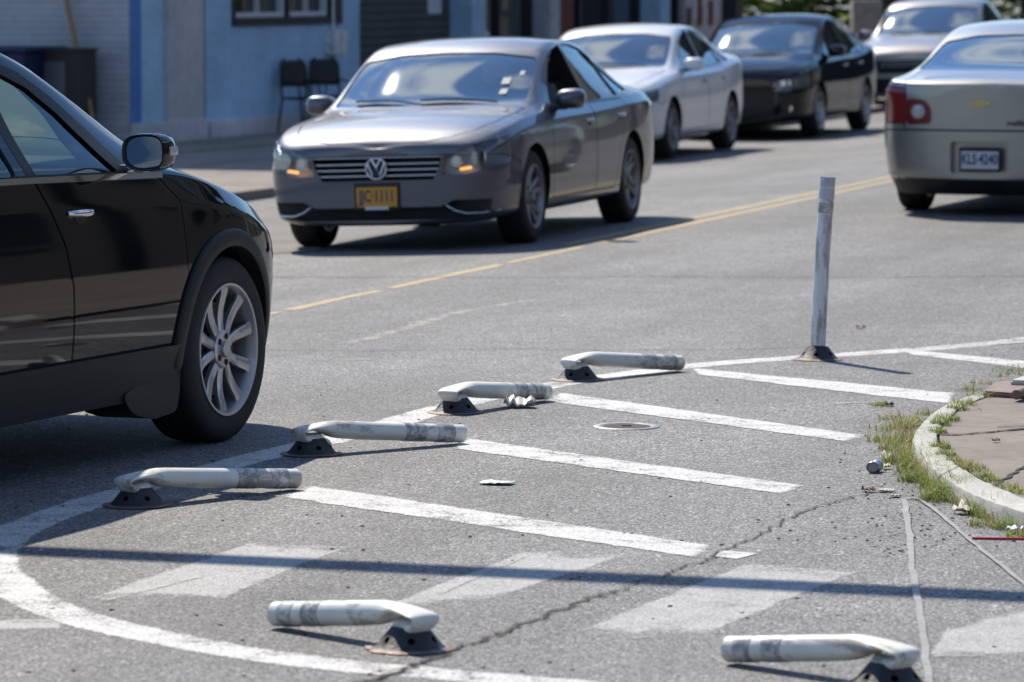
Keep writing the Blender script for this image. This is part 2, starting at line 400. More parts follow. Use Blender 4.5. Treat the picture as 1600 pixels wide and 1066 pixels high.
def ribbon(b, pts, width, dz=.004, n=8, jit=0., taper=False, rnd=None):
    """stripe along ground points; UV u is pinned at .5 except near the two ends, v runs across"""
    uvl = b.bm.loops.layers.uv.verify(); P = catmull([Vector(p) for p in pts], n) if n > 1 else [Vector(p) for p in pts]
    L = []; K = len(P)
    for i, p in enumerate(P):
        t = (P[min(i+1, K-1)]-P[max(i-1, 0)]); t.z = 0; t.normalize(); nn = Vector((-t.y, t.x, 0))
        wd = width[min(i*len(width)//K, len(width)-1)] if isinstance(width, list) else width
        if jit: wd *= 1+random.uniform(-jit, jit); p = p+nn*random.uniform(-jit, jit)*wd*.6
        if taper: wd *= .15+.85*math.sin(math.pi*min(max(i/(K-1), .0), 1.))**.5
        u = min(i/3, (K-1-i)/3, 1)*.5
        L.append([(b.bm.verts.new(zfix(p+nn*wd*s, dz)), (u, v)) for s, v in ((-.5, 0), (0, .5), (.5, 1))])
    for i in range(K-1):
        for j in range(2):
            k = [L[i][j], L[i+1][j], L[i+1][j+1], L[i][j+1]]
            f = b.bm.faces.new([x[0] for x in k])
            for l, x in zip(f.loops, k): l[uvl].uv = x[1]
G = lambda *l: [gp(*p) for p in l]
# white gore line with its rounded nose
b = MB()
ribbon(b, G((1900, 492), (1600, 531), (1440, 546), (1280, 557), (1090, 571), (900, 596), (760, 622), (650, 650), (560, 678), (430, 707), (330, 734), (200, 768), (100, 799), (30, 828), (-8, 858), (-8, 890), (30, 925), (110, 962), (230, 992), (380, 1020), (560, 1043), (760, 1060), (1000, 1080), (1400, 1110)), .23, .0012, 8)
b.build('edge_line', M['wline'], kind='structure')
# diagonal hatch bars of the gore
b = MB()
for q in [((1385, 543), (1700, 573), (1700, 589), (1420, 555)),
          ((1064, 573), (1506, 615), (1492, 634), (1085, 586)),
          ((862, 611), (1366, 682), (1340, 694), (835, 627)),
          ((715, 682), (1278, 761), (1238, 776), (695, 701)),
          ((470, 755), (1142, 856), (1106, 876), (420, 777)),
          ((1128, 860), (1190, 865), (1150, 875), (1110, 871))]:
    quad_sheet(b, G(*q), .0022, 14, 2)
b.build('hatch_bars', M['wpaint'], kind='structure')
# faded crosswalk bars
b = MB()
for q in [((415, 838), (560, 850), (330, 948), (90, 948)),
          ((835, 853), (1000, 862), (770, 938), (560, 962)),
          ((1190, 868), (1378, 882), (1075, 1006), (850, 1004)),
          ((1480, 982), (1640, 930), (1680, 1030), (1430, 1030)),
          ((-60, 968), (100, 966), (100, 984), (-60, 986))]:
    quad_sheet(b, G(*q), .0008, 10, 4)
b.build('crosswalk_bars', M['faint'], kind='structure')
b = MB()
for q in [((120, 944), (330, 893), (345, 899), (150, 950)), ((655, 935), (840, 858), (850, 863), (665, 945)), ((975, 996), (1010, 990), (1035, 1000), (965, 1005)), ((1450, 1022), (1560, 1020), (1545, 1031), (1440, 1030)),
          ((520, 560), (590, 558), (590, 566), (515, 568)), ((600, 574), (636, 575), (630, 582), (602, 581)), ((470, 600), (490, 600), (490, 604), (455, 604)), ((505, 570), (540, 566), (535, 571), (500, 574)),
          ((1290, 628), (1360, 627), (1368, 632), (1295, 635)), ((0, 965), (110, 968), (95, 975), (0, 978)), ((395, 596), (440, 593), (432, 599), (395, 601))]:
    quad_sheet(b, G(*q), .0030, 6, 2)
ribbon(b, G((420, 568), (500, 563), (560, 561)), .06, .0030, 4)
ribbon(b, G((530, 540), (620, 518), (720, 488), (850, 467)), .30, .0016, 8)
b.build('scraped_paint', M['ghost'], kind='structure')
# double yellow centre line
b = MB()
def along(u0, v0, off, t0, t1, k):
    return [LA+LD*(t0+(t1-t0)*i/k)+LN*off for i in range(k+1)]
ribbon(b, along(0, 0, -.02, 6.4, 90, 40), .10, .002, 1)
for t0_, t1_, w_ in ((-1.2, .15, .06), (.2, 1.9, .09), (2.0, 4.4, .10), (4.45, 6.35, .085)): ribbon(b, along(0, 0, -.02, t0_, t1_, 8), w_, .002, 1, .12)
ribbon(b, along(0, 0, .19, 6.2, 90, 40), .11, .002, 1)
b.build('centre_line', M['ypaint'], kind='structure')
# cracks
def wiggle(pts, amp, n=12):
    P = catmull([Vector(p) for p in pts], n); return [p+Vector((random.uniform(-amp, amp), random.uniform(-amp, amp), 0)) for p in P]
b = MB(); d = MB()
CR = [(((560, 1080), (640, 1045), (700, 1022), (760, 1000), (830, 973), (900, 944), (960, 925)), .016, .02),
      (((960, 925), (1040, 898), (1110, 872), (1180, 838), (1240, 808), (1300, 786), (1380, 768)), .008, .02),
      (((380, 433), (700, 434), (1000, 433), (1300, 434), (1650, 432)), .018, .02),
      (((370, 547), (560, 549), (800, 546), (1000, 548), (1260, 545)), .010, .015),
      (((1420, 545), (1520, 541), (1640, 536)), .008, .01),
      (((60, 822), (300, 824), (480, 826), (620, 829), (860, 830)), .006, .012),
      (((640, 850), (760, 846), (900, 842), (1100, 857), (1300, 872)), .004, .01),
      (((300, 640), (520, 642), (800, 655), (1000, 660), (1250, 668)), .005, .012),
      (((1050, 665), (1150, 664), (1250, 668)), .006, .01),
      (((560, 1068), (620, 1052), (690, 1024)), .012, .02)]
for pts, wd, amp in CR:
    P = wiggle(G(*pts), amp); ribbon(b, P, wd*.42, .0044, 1, .6)
    if wd > .007: ribbon(d, P, wd*3.0, .0037, 1, .35)
b.build('road_cracks', M['crack'], kind='structure')
dm, dn, do = newmat('dusty crack edge')
db = N(dn, 'BsdfPrincipled'); db.inputs['Base Color'].default_value = (.10, .088, .075, 1); db.inputs['Roughness'].default_value = .95
dt = N(dn, 'BsdfTransparent'); dx = N(dn, 'MixShader')
uvs = N(dn, 'SeparateXYZ'); dn.links.new(N(dn, 'TexCoord').outputs['UV'], uvs.inputs[0])
ee = math_(dn, 'SUBTRACT', .5, math_(dn, 'ABSOLUTE', math_(dn, 'SUBTRACT', uvs.outputs[1], .5)))
ff = ramp(dn, math_(dn, 'ADD', math_(dn, 'MULTIPLY', ee, 1.), math_(dn, 'MULTIPLY', noise(dn, pos(dn), 35, 4, .7), .8)), [(.5, 0.), (.95, .75)])
dn.links.new(ff.outputs[0], dx.inputs[0]); dn.links.new(dt.outputs[0], dx.inputs[1]); dn.links.new(db.outputs[0], dx.inputs[2]); dn.links.new(dx.outputs[0], do.inputs[0])
d.build('crack_dust', dm, kind='structure')
# detector loop seams
b = MB()
ribbon(b, wiggle(G((1412, 782), (1420, 830), (1425, 890), (1438, 960), (1452, 1066), (1460, 1110)), .003, 6), .021, .006, 1, .12)
ribbon(b, wiggle(G((1437, 781), (1480, 815), (1520, 850), (1565, 885), (1620, 930), (1700, 990)), .003, 6), .016, .006, 1, .12)
ribbon(b, wiggle(G((1405, 781), (1425, 780), (1450, 781)), .003, 6), .014, .006, 1, .12)
b.build('loop_seams', M['seal'], kind='structure')
# ---------------------------------------------------------------- corner kerb and sidewalk
KZ = .062
outer = [(1536, 612), (1508, 620), (1481, 629), (1456, 646), (1437, 664), (1428, 676), (1427, 692), (1432, 705), (1442, 718), (1464, 740), (1489, 756), (1517, 772), (1556, 787), (1605, 803), (1680, 826), (1780, 852), (1900, 880), (2250, 950), (2900, 1060), (3900, 1200)]
inner = [(1540, 618), (1523, 624), (1505, 631), (1492, 641), (1473, 660), (1465, 672), (1464, 684), (1470, 697), (1480, 710), (1497, 726), (1517, 738), (1536, 750), (1566, 763), (1606, 779), (1686, 800), (1790, 824), (1910, 850), (2270, 916), (2930, 1020), (3950, 1150)]
O = catmull([flat(u, v, KZ) for u, v in outer], 6); I = catmull([flat(u, v, KZ) for u, v in inner], 6)
kr = empty('kerb', flat(1450, 690, 0), label='curved pale concrete kerb around the sidewalk corner at right', cat='kerb')
kr_c = Vector(kr.location)
cuts = [0, 27, 55, 84, 98, 108, len(O)-1]
for a, c in zip(cuts[:-1], cuts[1:]):
    b = MB(); rows = []
    for i in range(a, c+1):
        o_, i_ = O[i].copy(), I[i].copy()
        t = 0.006 if i in (a, c) else 0
        sgn = 1 if i == a else -1
        if t:
            dv = (O[i+sgn]-O[i]).normalized()*.012; o_ += dv; i_ += dv
        n = (o_-i_).normalized(); j = random.uniform(-.004, .004); jz = random.uniform(-.0015, .0015)
        o_ += n*j; i_ -= n*random.uniform(-.004, .004)
        rows.append([p-kr_c for p in ((o_.x+n.x*.012, o_.y+n.y*.012, -.05), (o_.x+n.x*.004, o_.y+n.y*.004, KZ-.02), (o_.x-n.x*.012, o_.y-n.y*.012, KZ+jz), (i_.x+n.x*.03, i_.y+n.y*.03, KZ+.001+jz), (i_.x, i_.y, KZ-.006), (i_.x, i_.y, -.05)) for p in [Vector(p)]])
    b.grid(rows, cap=True)
    b.build('kerb_stone', M['curb'], kr, sm=40)
b = MB()
zs = KZ-.008
ins = [Vector((p.x, p.y, zs)) for p in I]
far = [Vector((p.x+14, p.y+(3 if i == 0 else 0)*0, zs)) for i, p in enumerate(ins)]
base = [Vector((p.x+.012, p.y, zs)) for p in ins]
rows = []
for p, q in zip(base, far): rows.append([p.lerp(q, t) for t in (0, .02, .05, .1, .2, .5, 1)])
b.grid(rows)
fp0 = flat(1536, 612, zs)
b.face([(ins[0].x+.01, ins[0].y, zs), (ins[0].x+14, ins[0].y, zs), (ins[0].x+14, ins[0].y+9, zs), (ins[0].x+3.0, ins[0].y+9, zs)])
b.build('sidewalk', M['walk'], kind='structure')
# slab joints
b = MB()
def zrib(b, pts, wd, z, jit=.3):
    P = pts; L = []
    for i, p in enumerate(P):
        t = (P[min(i+1, len(P)-1)]-P[max(i-1, 0)]); t.z = 0; t.normalize(); n = Vector((-t.y, t.x, 0))*wd*random.uniform(1-jit, 1+jit)
        L.append((p+n*.5, p-n*.5))
    for i in range(len(L)-1): b.face([(x.x, x.y, z) for x in (L[i][0], L[i][1], L[i+1][1], L[i+1][0])])
for px, wd in ((((1467, 680), (1500, 680), (1545, 676), (1600, 671), (1800, 655)), .022), (((1553, 761), (1580, 743), (1610, 726), (1700, 680)), .02), (((1560, 668), (1640, 664)), .01)):
    zrib(b, wiggle([flat(u, v, zs) for u, v in px], .006, 8), wd, zs+.004, .5)
b.build('slab_joints', M['crack'], kind='structure')
# steel drain plate in the kerb line, and the next kerb piece behind it
pl = empty('drain_plate', flat(1580, 612, 0), label='brown steel drain plate set in the kerb corner', cat='drain plate')
b = MB(); L0 = Vector(pl.location)
top = [flat(u, v, .078)-L0 for u, v in ((1536, 611), (1553, 596), (1700, 588), (1640, 604), (1592, 615))]
b.prism([(p.x, p.y) for p in top], .0, .078, 'xy'); bmesh.ops.bevel(b.bm, geom=list(b.bm.edges), offset=.008, segments=2, affect='EDGES')
b.build('plate', M['rust'], pl, sm=40)
b = MB(); b.tube([flat(1588, 617, .085)-L0, flat(1612, 608, .085)-L0, flat(1660, 600, .085)-L0], .022, 10); b.build('rim', M['rust'], pl, sm=60)
b = MB(); q = [flat(u, v, .10) for u, v in ((1579, 594), (1600, 586), (1720, 578), (1720, 588), (1604, 595))]
b.prism([(p.x-q[0].x, p.y-q[0].y) for p in q], 0, .10, 'xy'); bmesh.ops.bevel(b.bm, geom=list(b.bm.edges), offset=.008, segments=2, affect='EDGES')
ks = b.build('kerb_block', M['curb'], sm=40, label='short pale kerb block behind the brown drain plate', cat='kerb'); ks.location = (q[0].x, q[0].y, 0)
# round covers in the asphalt
def cover(u, v, r, label, mats=('iron', 'asphalt')):
    c = gp(u, v); e = empty('utility_cover', c, label=label, cat='utility cover')
    b = MB(); b.lathe([(r, 0.0), (r, .003), (r-.004, .005), (r*.80, .0045), (r*.78, .002), (r*.66, .001)], n=40); b.build('ring', M['iron'], e, sm=30)
    b = MB(); b.lathe([(0.0005, .004), (r*.55, .004), (r*.70, .003), (r*.74, .001)], n=32); b.box((0, 0, .006), (r*.28, .03, .004)); b.build('lid', M['crackd'], e, sm=30)
cover(979, 667, .142, 'small round pale metal cover between two hatch bars')

# ---------------------------------------------------------------- grass and litter
def grass_mat(name, c1, c2):
    m, n, out = newmat(name); b = N(n, 'BsdfPrincipled'); tr = N(n, 'BsdfTranslucent')
    nz = noise(n, pos(n), 9, 4, .7); c = mixc(n, ramp(n, nz, [(.35, 0.), (.65, 1.)]).outputs[0], c1, c2)
    n.links.new(c, b.inputs['Base Color']); n.links.new(c, tr.inputs[0]); b.inputs['Roughness'].default_value = .55
    mx = N(n, 'MixShader'); mx.inputs[0].default_value = .45; n.links.new(b.outputs[0], mx.inputs[1]); n.links.new(tr.outputs[0], mx.inputs[2]); n.links.new(mx.outputs[0], out.inputs[0]); return m
M['grass'] = grass_mat('green grass', (.16, .26, .04), (.34, .40, .08)); M['straw'] = grass_mat('dry grass', (.46, .38, .18), (.34, .25, .12))
gb = MB()
def blade(p, h, lean, wd, mi):
    a = random.uniform(0, 2*math.pi); d = Vector((math.cos(a), math.sin(a), 0)); s = Vector((-d.y, d.x, 0))
    rows = []
    for i in range(4):
        t = i/3; q = Vector(p)+d*lean*h*t*t+Vector((0, 0, h*(t-.25*lean*t*t))); ww = wd*(1-t*.92)*.5
        rows.append([q-s*ww, q+s*ww])
    gb.mi = mi; gb.grid(rows)
def tuft(u, v, n, rad, h, straw=.3, z=0.):
    c = flat(u, v, z)
    for _ in range(n):
        r = rad*math.sqrt(random.random()); a = random.uniform(0, 2*math.pi)
        blade((c.x+r*math.cos(a), c.y+r*math.sin(a), z), h*random.uniform(.4, 1.25)*(1-.4*r/rad), random.uniform(.3, 1.7), random.uniform(.0028, .0065), 1 if random.random() < straw else 0)
for (u, v, n, rad, h, st) in [(1405, 655, 40, .08, .06, .85), (1395, 672, 45, .10, .07, .8), (1402, 690, 70, .11, .09, .7), (1385, 690, 30, .06, .04, .2), (1412, 704, 90, .10, .10, .6), (1425, 722, 130, .10, .11, .5), (1400, 720, 30, .07, .05, .7),
                              (1440, 738, 150, .09, .12, .4), (1428, 752, 60, .06, .07, .4), (1452, 752, 120, .08, .11, .3), (1470, 762, 110, .08, .11, .25), (1485, 775, 150, .08, .12, .2), (1500, 782, 80, .06, .09, .3),
                              (1468, 782, 80, .07, .08, .25), (1515, 790, 70, .06, .08, .5), (1530, 800, 80, .06, .09, .5), (1548, 806, 110, .07, .10, .3), (1562, 812, 60, .06, .08, .5), (1580, 826, 70, .06, .07, .2), (1596, 838, 40, .05, .05, .3), (1540, 822, 40, .06, .05, .6),
                              (1416, 668, 60, .07, .08, .7), (1422, 690, 60, .05, .09, .5), (1430, 660, 30, .05, .05, .7), (1445, 648, 20, .04, .05, .6)]:
    tuft(u, v, int(n*2.0), rad*1.15, h*1.1, st*.8)
for (u, v, n, rad, h, st) in [(1378, 634, 60, .05, .035, .05), (1368, 632, 30, .04, .02, .1), (1515, 610, 50, .07, .06, .3), (1528, 600, 20, .05, .05, .6), (1545, 600, 20, .05, .04, .6), (1577, 580, 45, .09, .06, .3), (1590, 586, 30, .06, .05, .4), (1560, 588, 20, .06, .05, .5), (1596, 545, 20, .06, .05, .5), (1550, 556, 12, .06, .03, .5), (1440, 540, 8, .1, .02, .3)]:
    tuft(u, v, n, rad, h, st)
for (u, v, n, rad, h, st) in [(1530, 620, 40, .05, .05, .4), (1508, 632, 50, .05, .05, .5), (1496, 640, 50, .045, .06, .3), (1480, 657, 60, .05, .05, .25), (1470, 664, 60, .04, .05, .2), (1466, 676, 50, .035, .04, .3), (1470, 700, 70, .04, .05, .2), (1478, 712, 50, .04, .045, .3), (1492, 722, 40, .04, .04, .5), (1508, 728, 50, .045, .04, .5), (1524, 735, 60, .05, .05, .4), (1538, 746, 50, .04, .045, .4), (1548, 752, 30, .03, .03, .3), (1574, 763, 40, .05, .035, .4), (1595, 770, 50, .05, .04, .3), (1448, 678, 14, .05, .02, .6), (1462, 735, 20, .06, .025, .5), (1520, 640, 8, .05, .02, .5)]:
    tuft(u, v, int(n*1.8), rad*1.1, h*1.1, st, KZ-.006)
gb.build('grass', [M['grass'], M['straw']], fix=False, kind='stuff')
def debris():
    b = MB()
    for _ in range(260):
        u = random.gauss(1425, 60); v = 640+(random.random()**.8)*230
        if u > 1455 and v < 740+(u-1455)*.55: u = 1455-abs(random.gauss(0, 40)); 
        p = gp(u, v); s = random.uniform(.002, .0055)
        r = bmesh.ops.create_icosphere(b.bm, subdivisions=1, radius=s, matrix=Matrix.Translation((p.x, p.y, p.z+s*.4)) @ Matrix.Rotation(random.uniform(0, 6), 4, 'Z') @ Matrix.Diagonal((1.5, 1, .6, 1)))
        mi = random.choice([0, 0, 0, 1, 2])
        for f in set(f for vv in r['verts'] for f in vv.link_faces): f.material_index = mi
    for _ in range(170):
        u = random.uniform(0, 1600); v = random.uniform(560, 1060); p = gp(u, v); s = random.uniform(.002, .006)
        r = bmesh.ops.create_icosphere(b.bm, subdivisions=1, radius=s, matrix=Matrix.Translation((p.x, p.y, p.z+s*.4)) @ Matrix.Diagonal((1.6, 1, .7, 1)))
        mi = random.choice([0, 0, 1, 2, 2])
        for f in set(f for vv in r['verts'] for f in vv.link_faces): f.material_index = mi
    b.build('gravel', [plain('grit dark', (.09, .08, .07), .9), plain('grit tan', (.25, .21, .16), .9), plain('grit pale', (.5, .5, .48), .8)], kind='stuff')
debris()
def crumple(b, L, W, h, nx=9, ny=6, seed=1):
    rr = random.Random(seed); rows = []
    for i in range(nx):
        rows.append([Vector(((i/(nx-1)-.5)*L+rr.uniform(-1, 1)*L*.03, (j/(ny-1)-.5)*W*(1-.5*abs(i/(nx-1)-.5))+rr.uniform(-1, 1)*W*.05, .006+abs(rr.gauss(0, h)))) for j in range(ny)])
    b.grid(rows)
def litter(name, u, v, rz, mat, L, W, h, seed, label, cat, z=0):
    p = gp(u, v) if not z else flat(u, v, z); b = MB(); crumple(b, L, W, h, seed=seed)
    o = b.build(name, mat, sm=80, label=label, cat=cat); o.location = p; o.rotation_euler = (0, 0, rz)
    s = o.modifiers.new('s', 'SOLIDIFY'); s.thickness = .0015; return o
mm, n, out = newmat('green and white print'); bb = N(n, 'BsdfPrincipled'); f = ramp(n, noise(n, objc(n), 60, 3), [(.40, 0.), (.52, 1.)])
n.links.new(mixc(n, f.outputs[0], (.35, .55, .32), (.80, .84, .78)), bb.inputs[0]); n.links.new(bb.outputs[0], out.inputs[0])
litter('paper_scrap', 776, 757, -.2, mm, .125, .09, .003, 3, 'green and white paper scrap lying flat between two hatch bars', 'paper')
litter('plastic_scrap', 812, 637, .1, plain('milky plastic', (.62, .60, .52), .4), .13, .12, .022, 5, 'crumpled milky plastic scrap beside a fallen post', 'plastic scrap')
litter('paper_scrap', 1513, 803, .3, plain('dirty paper', (.52, .50, .46), .8), .10, .09, .014, 9, 'crumpled dirty white paper in the gutter grass', 'paper')
litter('foil_wrapper', 1586, 832, .5, plain('foil', (.25, .32, .50), .45, .4), .05, .06, .01, 11, 'small shiny blue foil wrapper by the kerb', 'wrapper')
litter('flat_stone', 1386, 769, -.1, plain('grey card', (.50, .49, .46), .8), .055, .06, .004, 13, 'flat pale grey chip at the end of the loop seams', 'chip')
litter('flat_stone', 1400, 777, .2, plain('grey card dark', (.36, .35, .33), .8), .04, .05, .004, 14, 'smaller grey chip just right of the flat pale one', 'chip')
litter('dry_leaf', 1357, 769, .2, plain('brown leaf', (.12, .06, .035), .8), .045, .05, .006, 15, 'brown dry leaf left of the flat grey chips', 'leaf')
litter('dry_leaf', 1556, 691, .2, plain('brown leaf 2', (.14, .07, .04), .8), .03, .03, .006, 16, 'small brown leaf on the sidewalk slab', 'leaf', z=KZ-.006)
litter('twig_scrap', 1390, 635, .2, plain('dark twig', (.05, .04, .03), .8), .035, .04, .006, 17, 'dark leaf scrap beside the tuft of grass in the asphalt', 'leaf')
litter('dry_leaf', 1345, 514, .2, M['rust'], .05, .05, .008, 18, 'brown leaf lying on open asphalt right of the standing post', 'leaf')
litter('yellow_scrap', 1384, 733, 0, plain('yellow wrapper', (.66, .58, .25), .6), .035, .045, .008, 19, 'yellowish wrapper scrap right of the drink can', 'wrapper')
litter('white_scrap', 1386, 719, 0, plain('white wrapper', (.66, .66, .66), .6), .05, .08, .012, 20, 'white torn wrapper in the dry grass above the can', 'wrapper')
# drink can
can = empty('drink_can', gp(1367, 738)+Vector((0, 0, .023)), R(70), label='crushed blue and red drink can lying in the gutter', cat='can')
m, n, out = newmat('can print'); bb = N(n, 'BsdfPrincipled'); f = noise(n, objc(n), 28, 2); r_ = ramp(n, f, [(.40, (.55, .06, .05)), (.46, (.6, .62, .66)), (.52, (.10, .28, .55)), (.62, (.35, .55, .72))])
n.links.new(r_.outputs[0], bb.inputs[0]); bb.inputs['Metallic'].default_value = .5; bb.inputs['Roughness'].default_value = .3; n.links.new(bb.outputs[0], out.inputs[0])
b = MB(); rows = []
for i in range(9):
    t = i/8; r = .025*(1-.30*math.exp(-((t-.45)/.2)**2)); 
    rows.append([Vector(((t-.5)*.075, r*math.cos(a*math.pi/10), r*(.85+.1*math.sin(t*9))*math.sin(a*math.pi/10))) for a in range(20)])
b.grid(rows, closed=True); b.build('can_wall', m, can, sm=50)
b = MB(); rows = [[Vector((-.0375-d, r*math.cos(a*math.pi/10), r*.9*math.sin(a*math.pi/10))) for a in range(20)] for r, d in ((.025, 0), (.022, .004), (.019, -.002), (.001, -.003))]; b.grid(rows, closed=True); b.build('can_end', M['dalloy'], can, sm=30)
# red straw
q0, q1 = gp(1519, 843), gp(1680, 846); b = MB(); b.tube([Vector((0, 0, .004)), (q1-q0)*.5+Vector((0, .004, .005)), (q1-q0)+Vector((0, 0, .004))], .0042, 8)
st = b.build('straw', plain('red straw plastic', (.70, .02, .03), .35), sm=60, label='long thin red straw lying near the kerb at right', cat='straw'); st.location = q0
# ---------------------------------------------------------------- boolean helper
def bool_(me, cut, op='DIFFERENCE', solver='MANIFOLD'):
    a = bpy.data.objects.new('a', me); c = bpy.data.objects.new('c', cut); COL.objects.link(a); COL.objects.link(c)
    md = a.modifiers.new('b', 'BOOLEAN'); md.operation = op; md.object = c; md.solver = solver
    bpy.context.view_layer.update(); dg = bpy.context.evaluated_depsgraph_get()
    r = bpy.data.meshes.new_from_object(a.evaluated_get(dg))
    bpy.data.objects.remove(a); bpy.data.objects.remove(c)
    if len(r.vertices) == 0 and solver == 'MANIFOLD':
        return bool_(me, cut, op, 'EXACT')
    return r
# ---------------------------------------------------------------- delineator posts
def post_base(parent):
    b = MB(); b.lathe([(.0005, 0), (.104, 0), (.105, .006), (.094, .011), (.054, .060), (.048, .066), (.0005, .066)], n=48)
    bmesh.ops.remove_doubles(b.bm, verts=b.bm.verts, dist=.0011)
    me = b.mesh('base', [M['rubber'], M['well']])
    for k in range(6):
        a = R(k*60+20); c = MB(); c.mi = 1
        mtx = Matrix.Rotation(a, 4, 'Z') @ Matrix.Translation((.080, 0, .035)) @ Matrix.Rotation(R(50), 4, 'Y')
        bmesh.ops.create_cone(c.bm, cap_ends=True, segments=14, radius1=.0105, radius2=.0105, depth=.03, matrix=mtx)
        for f in c.bm.faces: f.material_index = 1
        me = bool_(me, c.mesh('hole', [M['rubber'], M['well']]))
    smooth(me, 35); o = mesh_obj('base', me, parent)
    b = MB(); rr = random.Random(4)
    rows = [[Vector((r*(1+.12*rr.random())*math.cos(a*math.pi/16), r*(1+.12*rr.random())*math.sin(a*math.pi/16), z)) for a in range(32)] for r, z in ((.118, .004), (.104, .008), (.095, .007))]
    b.grid(rows, closed=True); b.build('adhesive_pad', M['rust'], parent)
    return o
def sweep(b, path, n=24, inner=.0):
    """path: (x, z, half width, half thickness); section ellipse across the path"""
    rows = []
    for i, (x, z, a, h) in enumerate(path):
        p0 = path[max(i-1, 0)]; p1 = path[min(i+1, len(path)-1)]
        t = Vector((p1[0]-p0[0], 0, p1[1]-p0[1])).normalized(); nn = Vector((-t.z, 0, t.x))
        rows.append([Vector((x, 0, z))+Vector((0, 1, 0))*(a-inner)*math.cos(q*2*math.pi/n)+nn*(h-inner)*math.sin(q*2*math.pi/n) for q in range(n)])
    return b.grid(rows, closed=True)
def smpath(pts, n=5):
    P = catmull([Vector(p) for p in [(x, z, a) for x, z, a, h in pts]], n); Q = catmull([Vector((h, 0, 0)) for x, z, a, h in pts], n)
    return [(p.x, p.y, p.z, q.x) for p, q in zip(P, Q)]
def fallen(u, v, eu, ev, label, Lf, zt=.0, sag=0., hump=.0):
    c = gp(u, v); e = gp(eu, ev); d = e-c; Lf = d.length; ang = math.atan2(d.y, d.x)
    root = empty('delineator_post', c, ang, label=label, cat='traffic post', group='bent over white delineator posts')
    post_base(root)
    L = Lf; r = .0362; s = lambda x: .092-(.092-.040-zt)*((x-.1)/(L-.1))+sag*math.sin(math.pi*x/L)
    pts = [(.030, .052, .042, .034), (-.034, .062, .046, .022), (-.062, .080, .052, .008), (-.056, .098, .054, .007), (.000, .106, .051, .012), (.055, .102, .046, .024), (.105, s(.105)+.002+hump, .039, .034)]
    k = 6
    for i in range(1, k+1): x = .14+(L-.14)*i/k; pts.append((x, s(x)+hump*(1-i/k), r, r))
    P = smpath(pts); b = MB(); sweep(b, P)
    inn = [(x, z, a, h) for x, z, a, h in P[-12:]][::-1]; sweep(b, inn, inner=.004)
    bmesh.ops.remove_doubles(b.bm, verts=b.bm.verts, dist=.0001)
    # rim ring
    x, z, a, h = P[-1]; p0 = P[-2]; t = Vector((x-p0[0], 0, z-p0[1])).normalized(); nn = Vector((-t.z, 0, t.x)); ring = []
    for aa in (0, .004): ring.append([Vector((x, 0, z))+t*.0008+Vector((0, 1, 0))*(a-aa)*math.cos(q*math.pi/12)+nn*(h-aa)*math.sin(q*math.pi/12) for q in range(24)])
    b.grid(ring, closed=True); b.build('tube', M['tube'], root, sm=50, fix=False)
    for f0, f1 in ((.745, .825), (.87, .95)):
        n0, n1 = int(len(P)*f0), int(len(P)*f1); b = MB(); Q = [(x, z, a+.0016, h+.0016) for x, z, a, h in P[n0:n1+1]]; Q = [(Q[0][0], Q[0][1], r-.001, r-.001)]+Q+[(Q[-1][0], Q[-1][1], r-.001, r-.001)]
        sweep(b, Q); b.build('reflective_band', M['band'], root, sm=50, fix=False)
fallen(215, 790, 462, 765, 'bent over white post nearest the black car', .80)
fallen(487, 710, 722, 693, 'bent over white post just right of the front wheel shadow of the black car', .78)
fallen(713, 645, 853, 626, 'bent over white post with the plastic scrap beside it', .76)
fallen(903, 594, 1062, 580, 'farthest bent over white post, nearest to the standing one', .80)
fallen(640, 1014, 432, 981, 'bent over white post on the curved line, open end pointing left', .70)
fallen(1388, 1072, 1140, 1037, 'bent over white post cut by the lower edge at right', .66)
def standing():
    c = gp(1278, 562); root = empty('delineator_post', c, label='upright grey white plastic post standing on the white line', cat='traffic post')
    post_base(root)
    ln = Vector((.045, .02, .90)); P = [Vector((0, 0, .07)).lerp(ln, t/10)+Vector((-.004*math.sin(t/10*math.pi), 0, 0)) for t in range(11)]
    def seg(name, t0, t1, r, mat, mir=0):
        b = MB(); k = 8; pts = [P[0].lerp(P[-1], t0+(t1-t0)*i/k)+Vector((-.004*math.sin((t0+(t1-t0)*i/k)*math.pi), 0, 0)) for i in range(k+1)]
        b.tube(pts, r, 28, cap=True); b.build(name, mat, root, sm=45)
    seg('tube', 0, 1, .0375, M['tubeup']); seg('reflective_band', .79, .85, .0392, M['band']); seg('reflective_band', .875, .935, .0392, M['band2']); seg('cap', .945, 1.004, .0385, M['band2'])
standing()
# ---------------------------------------------------------------- overhead signal arm (out of the picture, its shadow crosses the road)
def mast():
    h = 6.0; k = h/math.tan(SUN_EL); du = Vector((math.sin(SUN_AZ), math.cos(SUN_AZ), 0))*k
    a, c = gp(0, 859), gp(1600, 933); d = (c-a).normalized()
    p0 = a+du-d*6.5; p1 = c+du+d*5.5
    root = empty('signal_mast', (p1.x, p1.y, 0), label='grey steel street mast with a long horizontal arm over the road', cat='street mast')
    b = MB(); b.tube([Vector((p0.x-p1.x, p0.y-p1.y, h)), Vector((0, 0, h))], [.085, .105], 20); b.build('arm', M['iron'], root, sm=60)
    b = MB(); b.tube([(0, 0, 0), (0, 0, h+.4)], [.14, .11], 20); b.build('pole', M['iron'], root, sm=60)
    b = MB(); b.box((0, 0, .03), (.5, .5, .06), bev=.01); b.build('foot_plate', M['iron'], root)
mast()
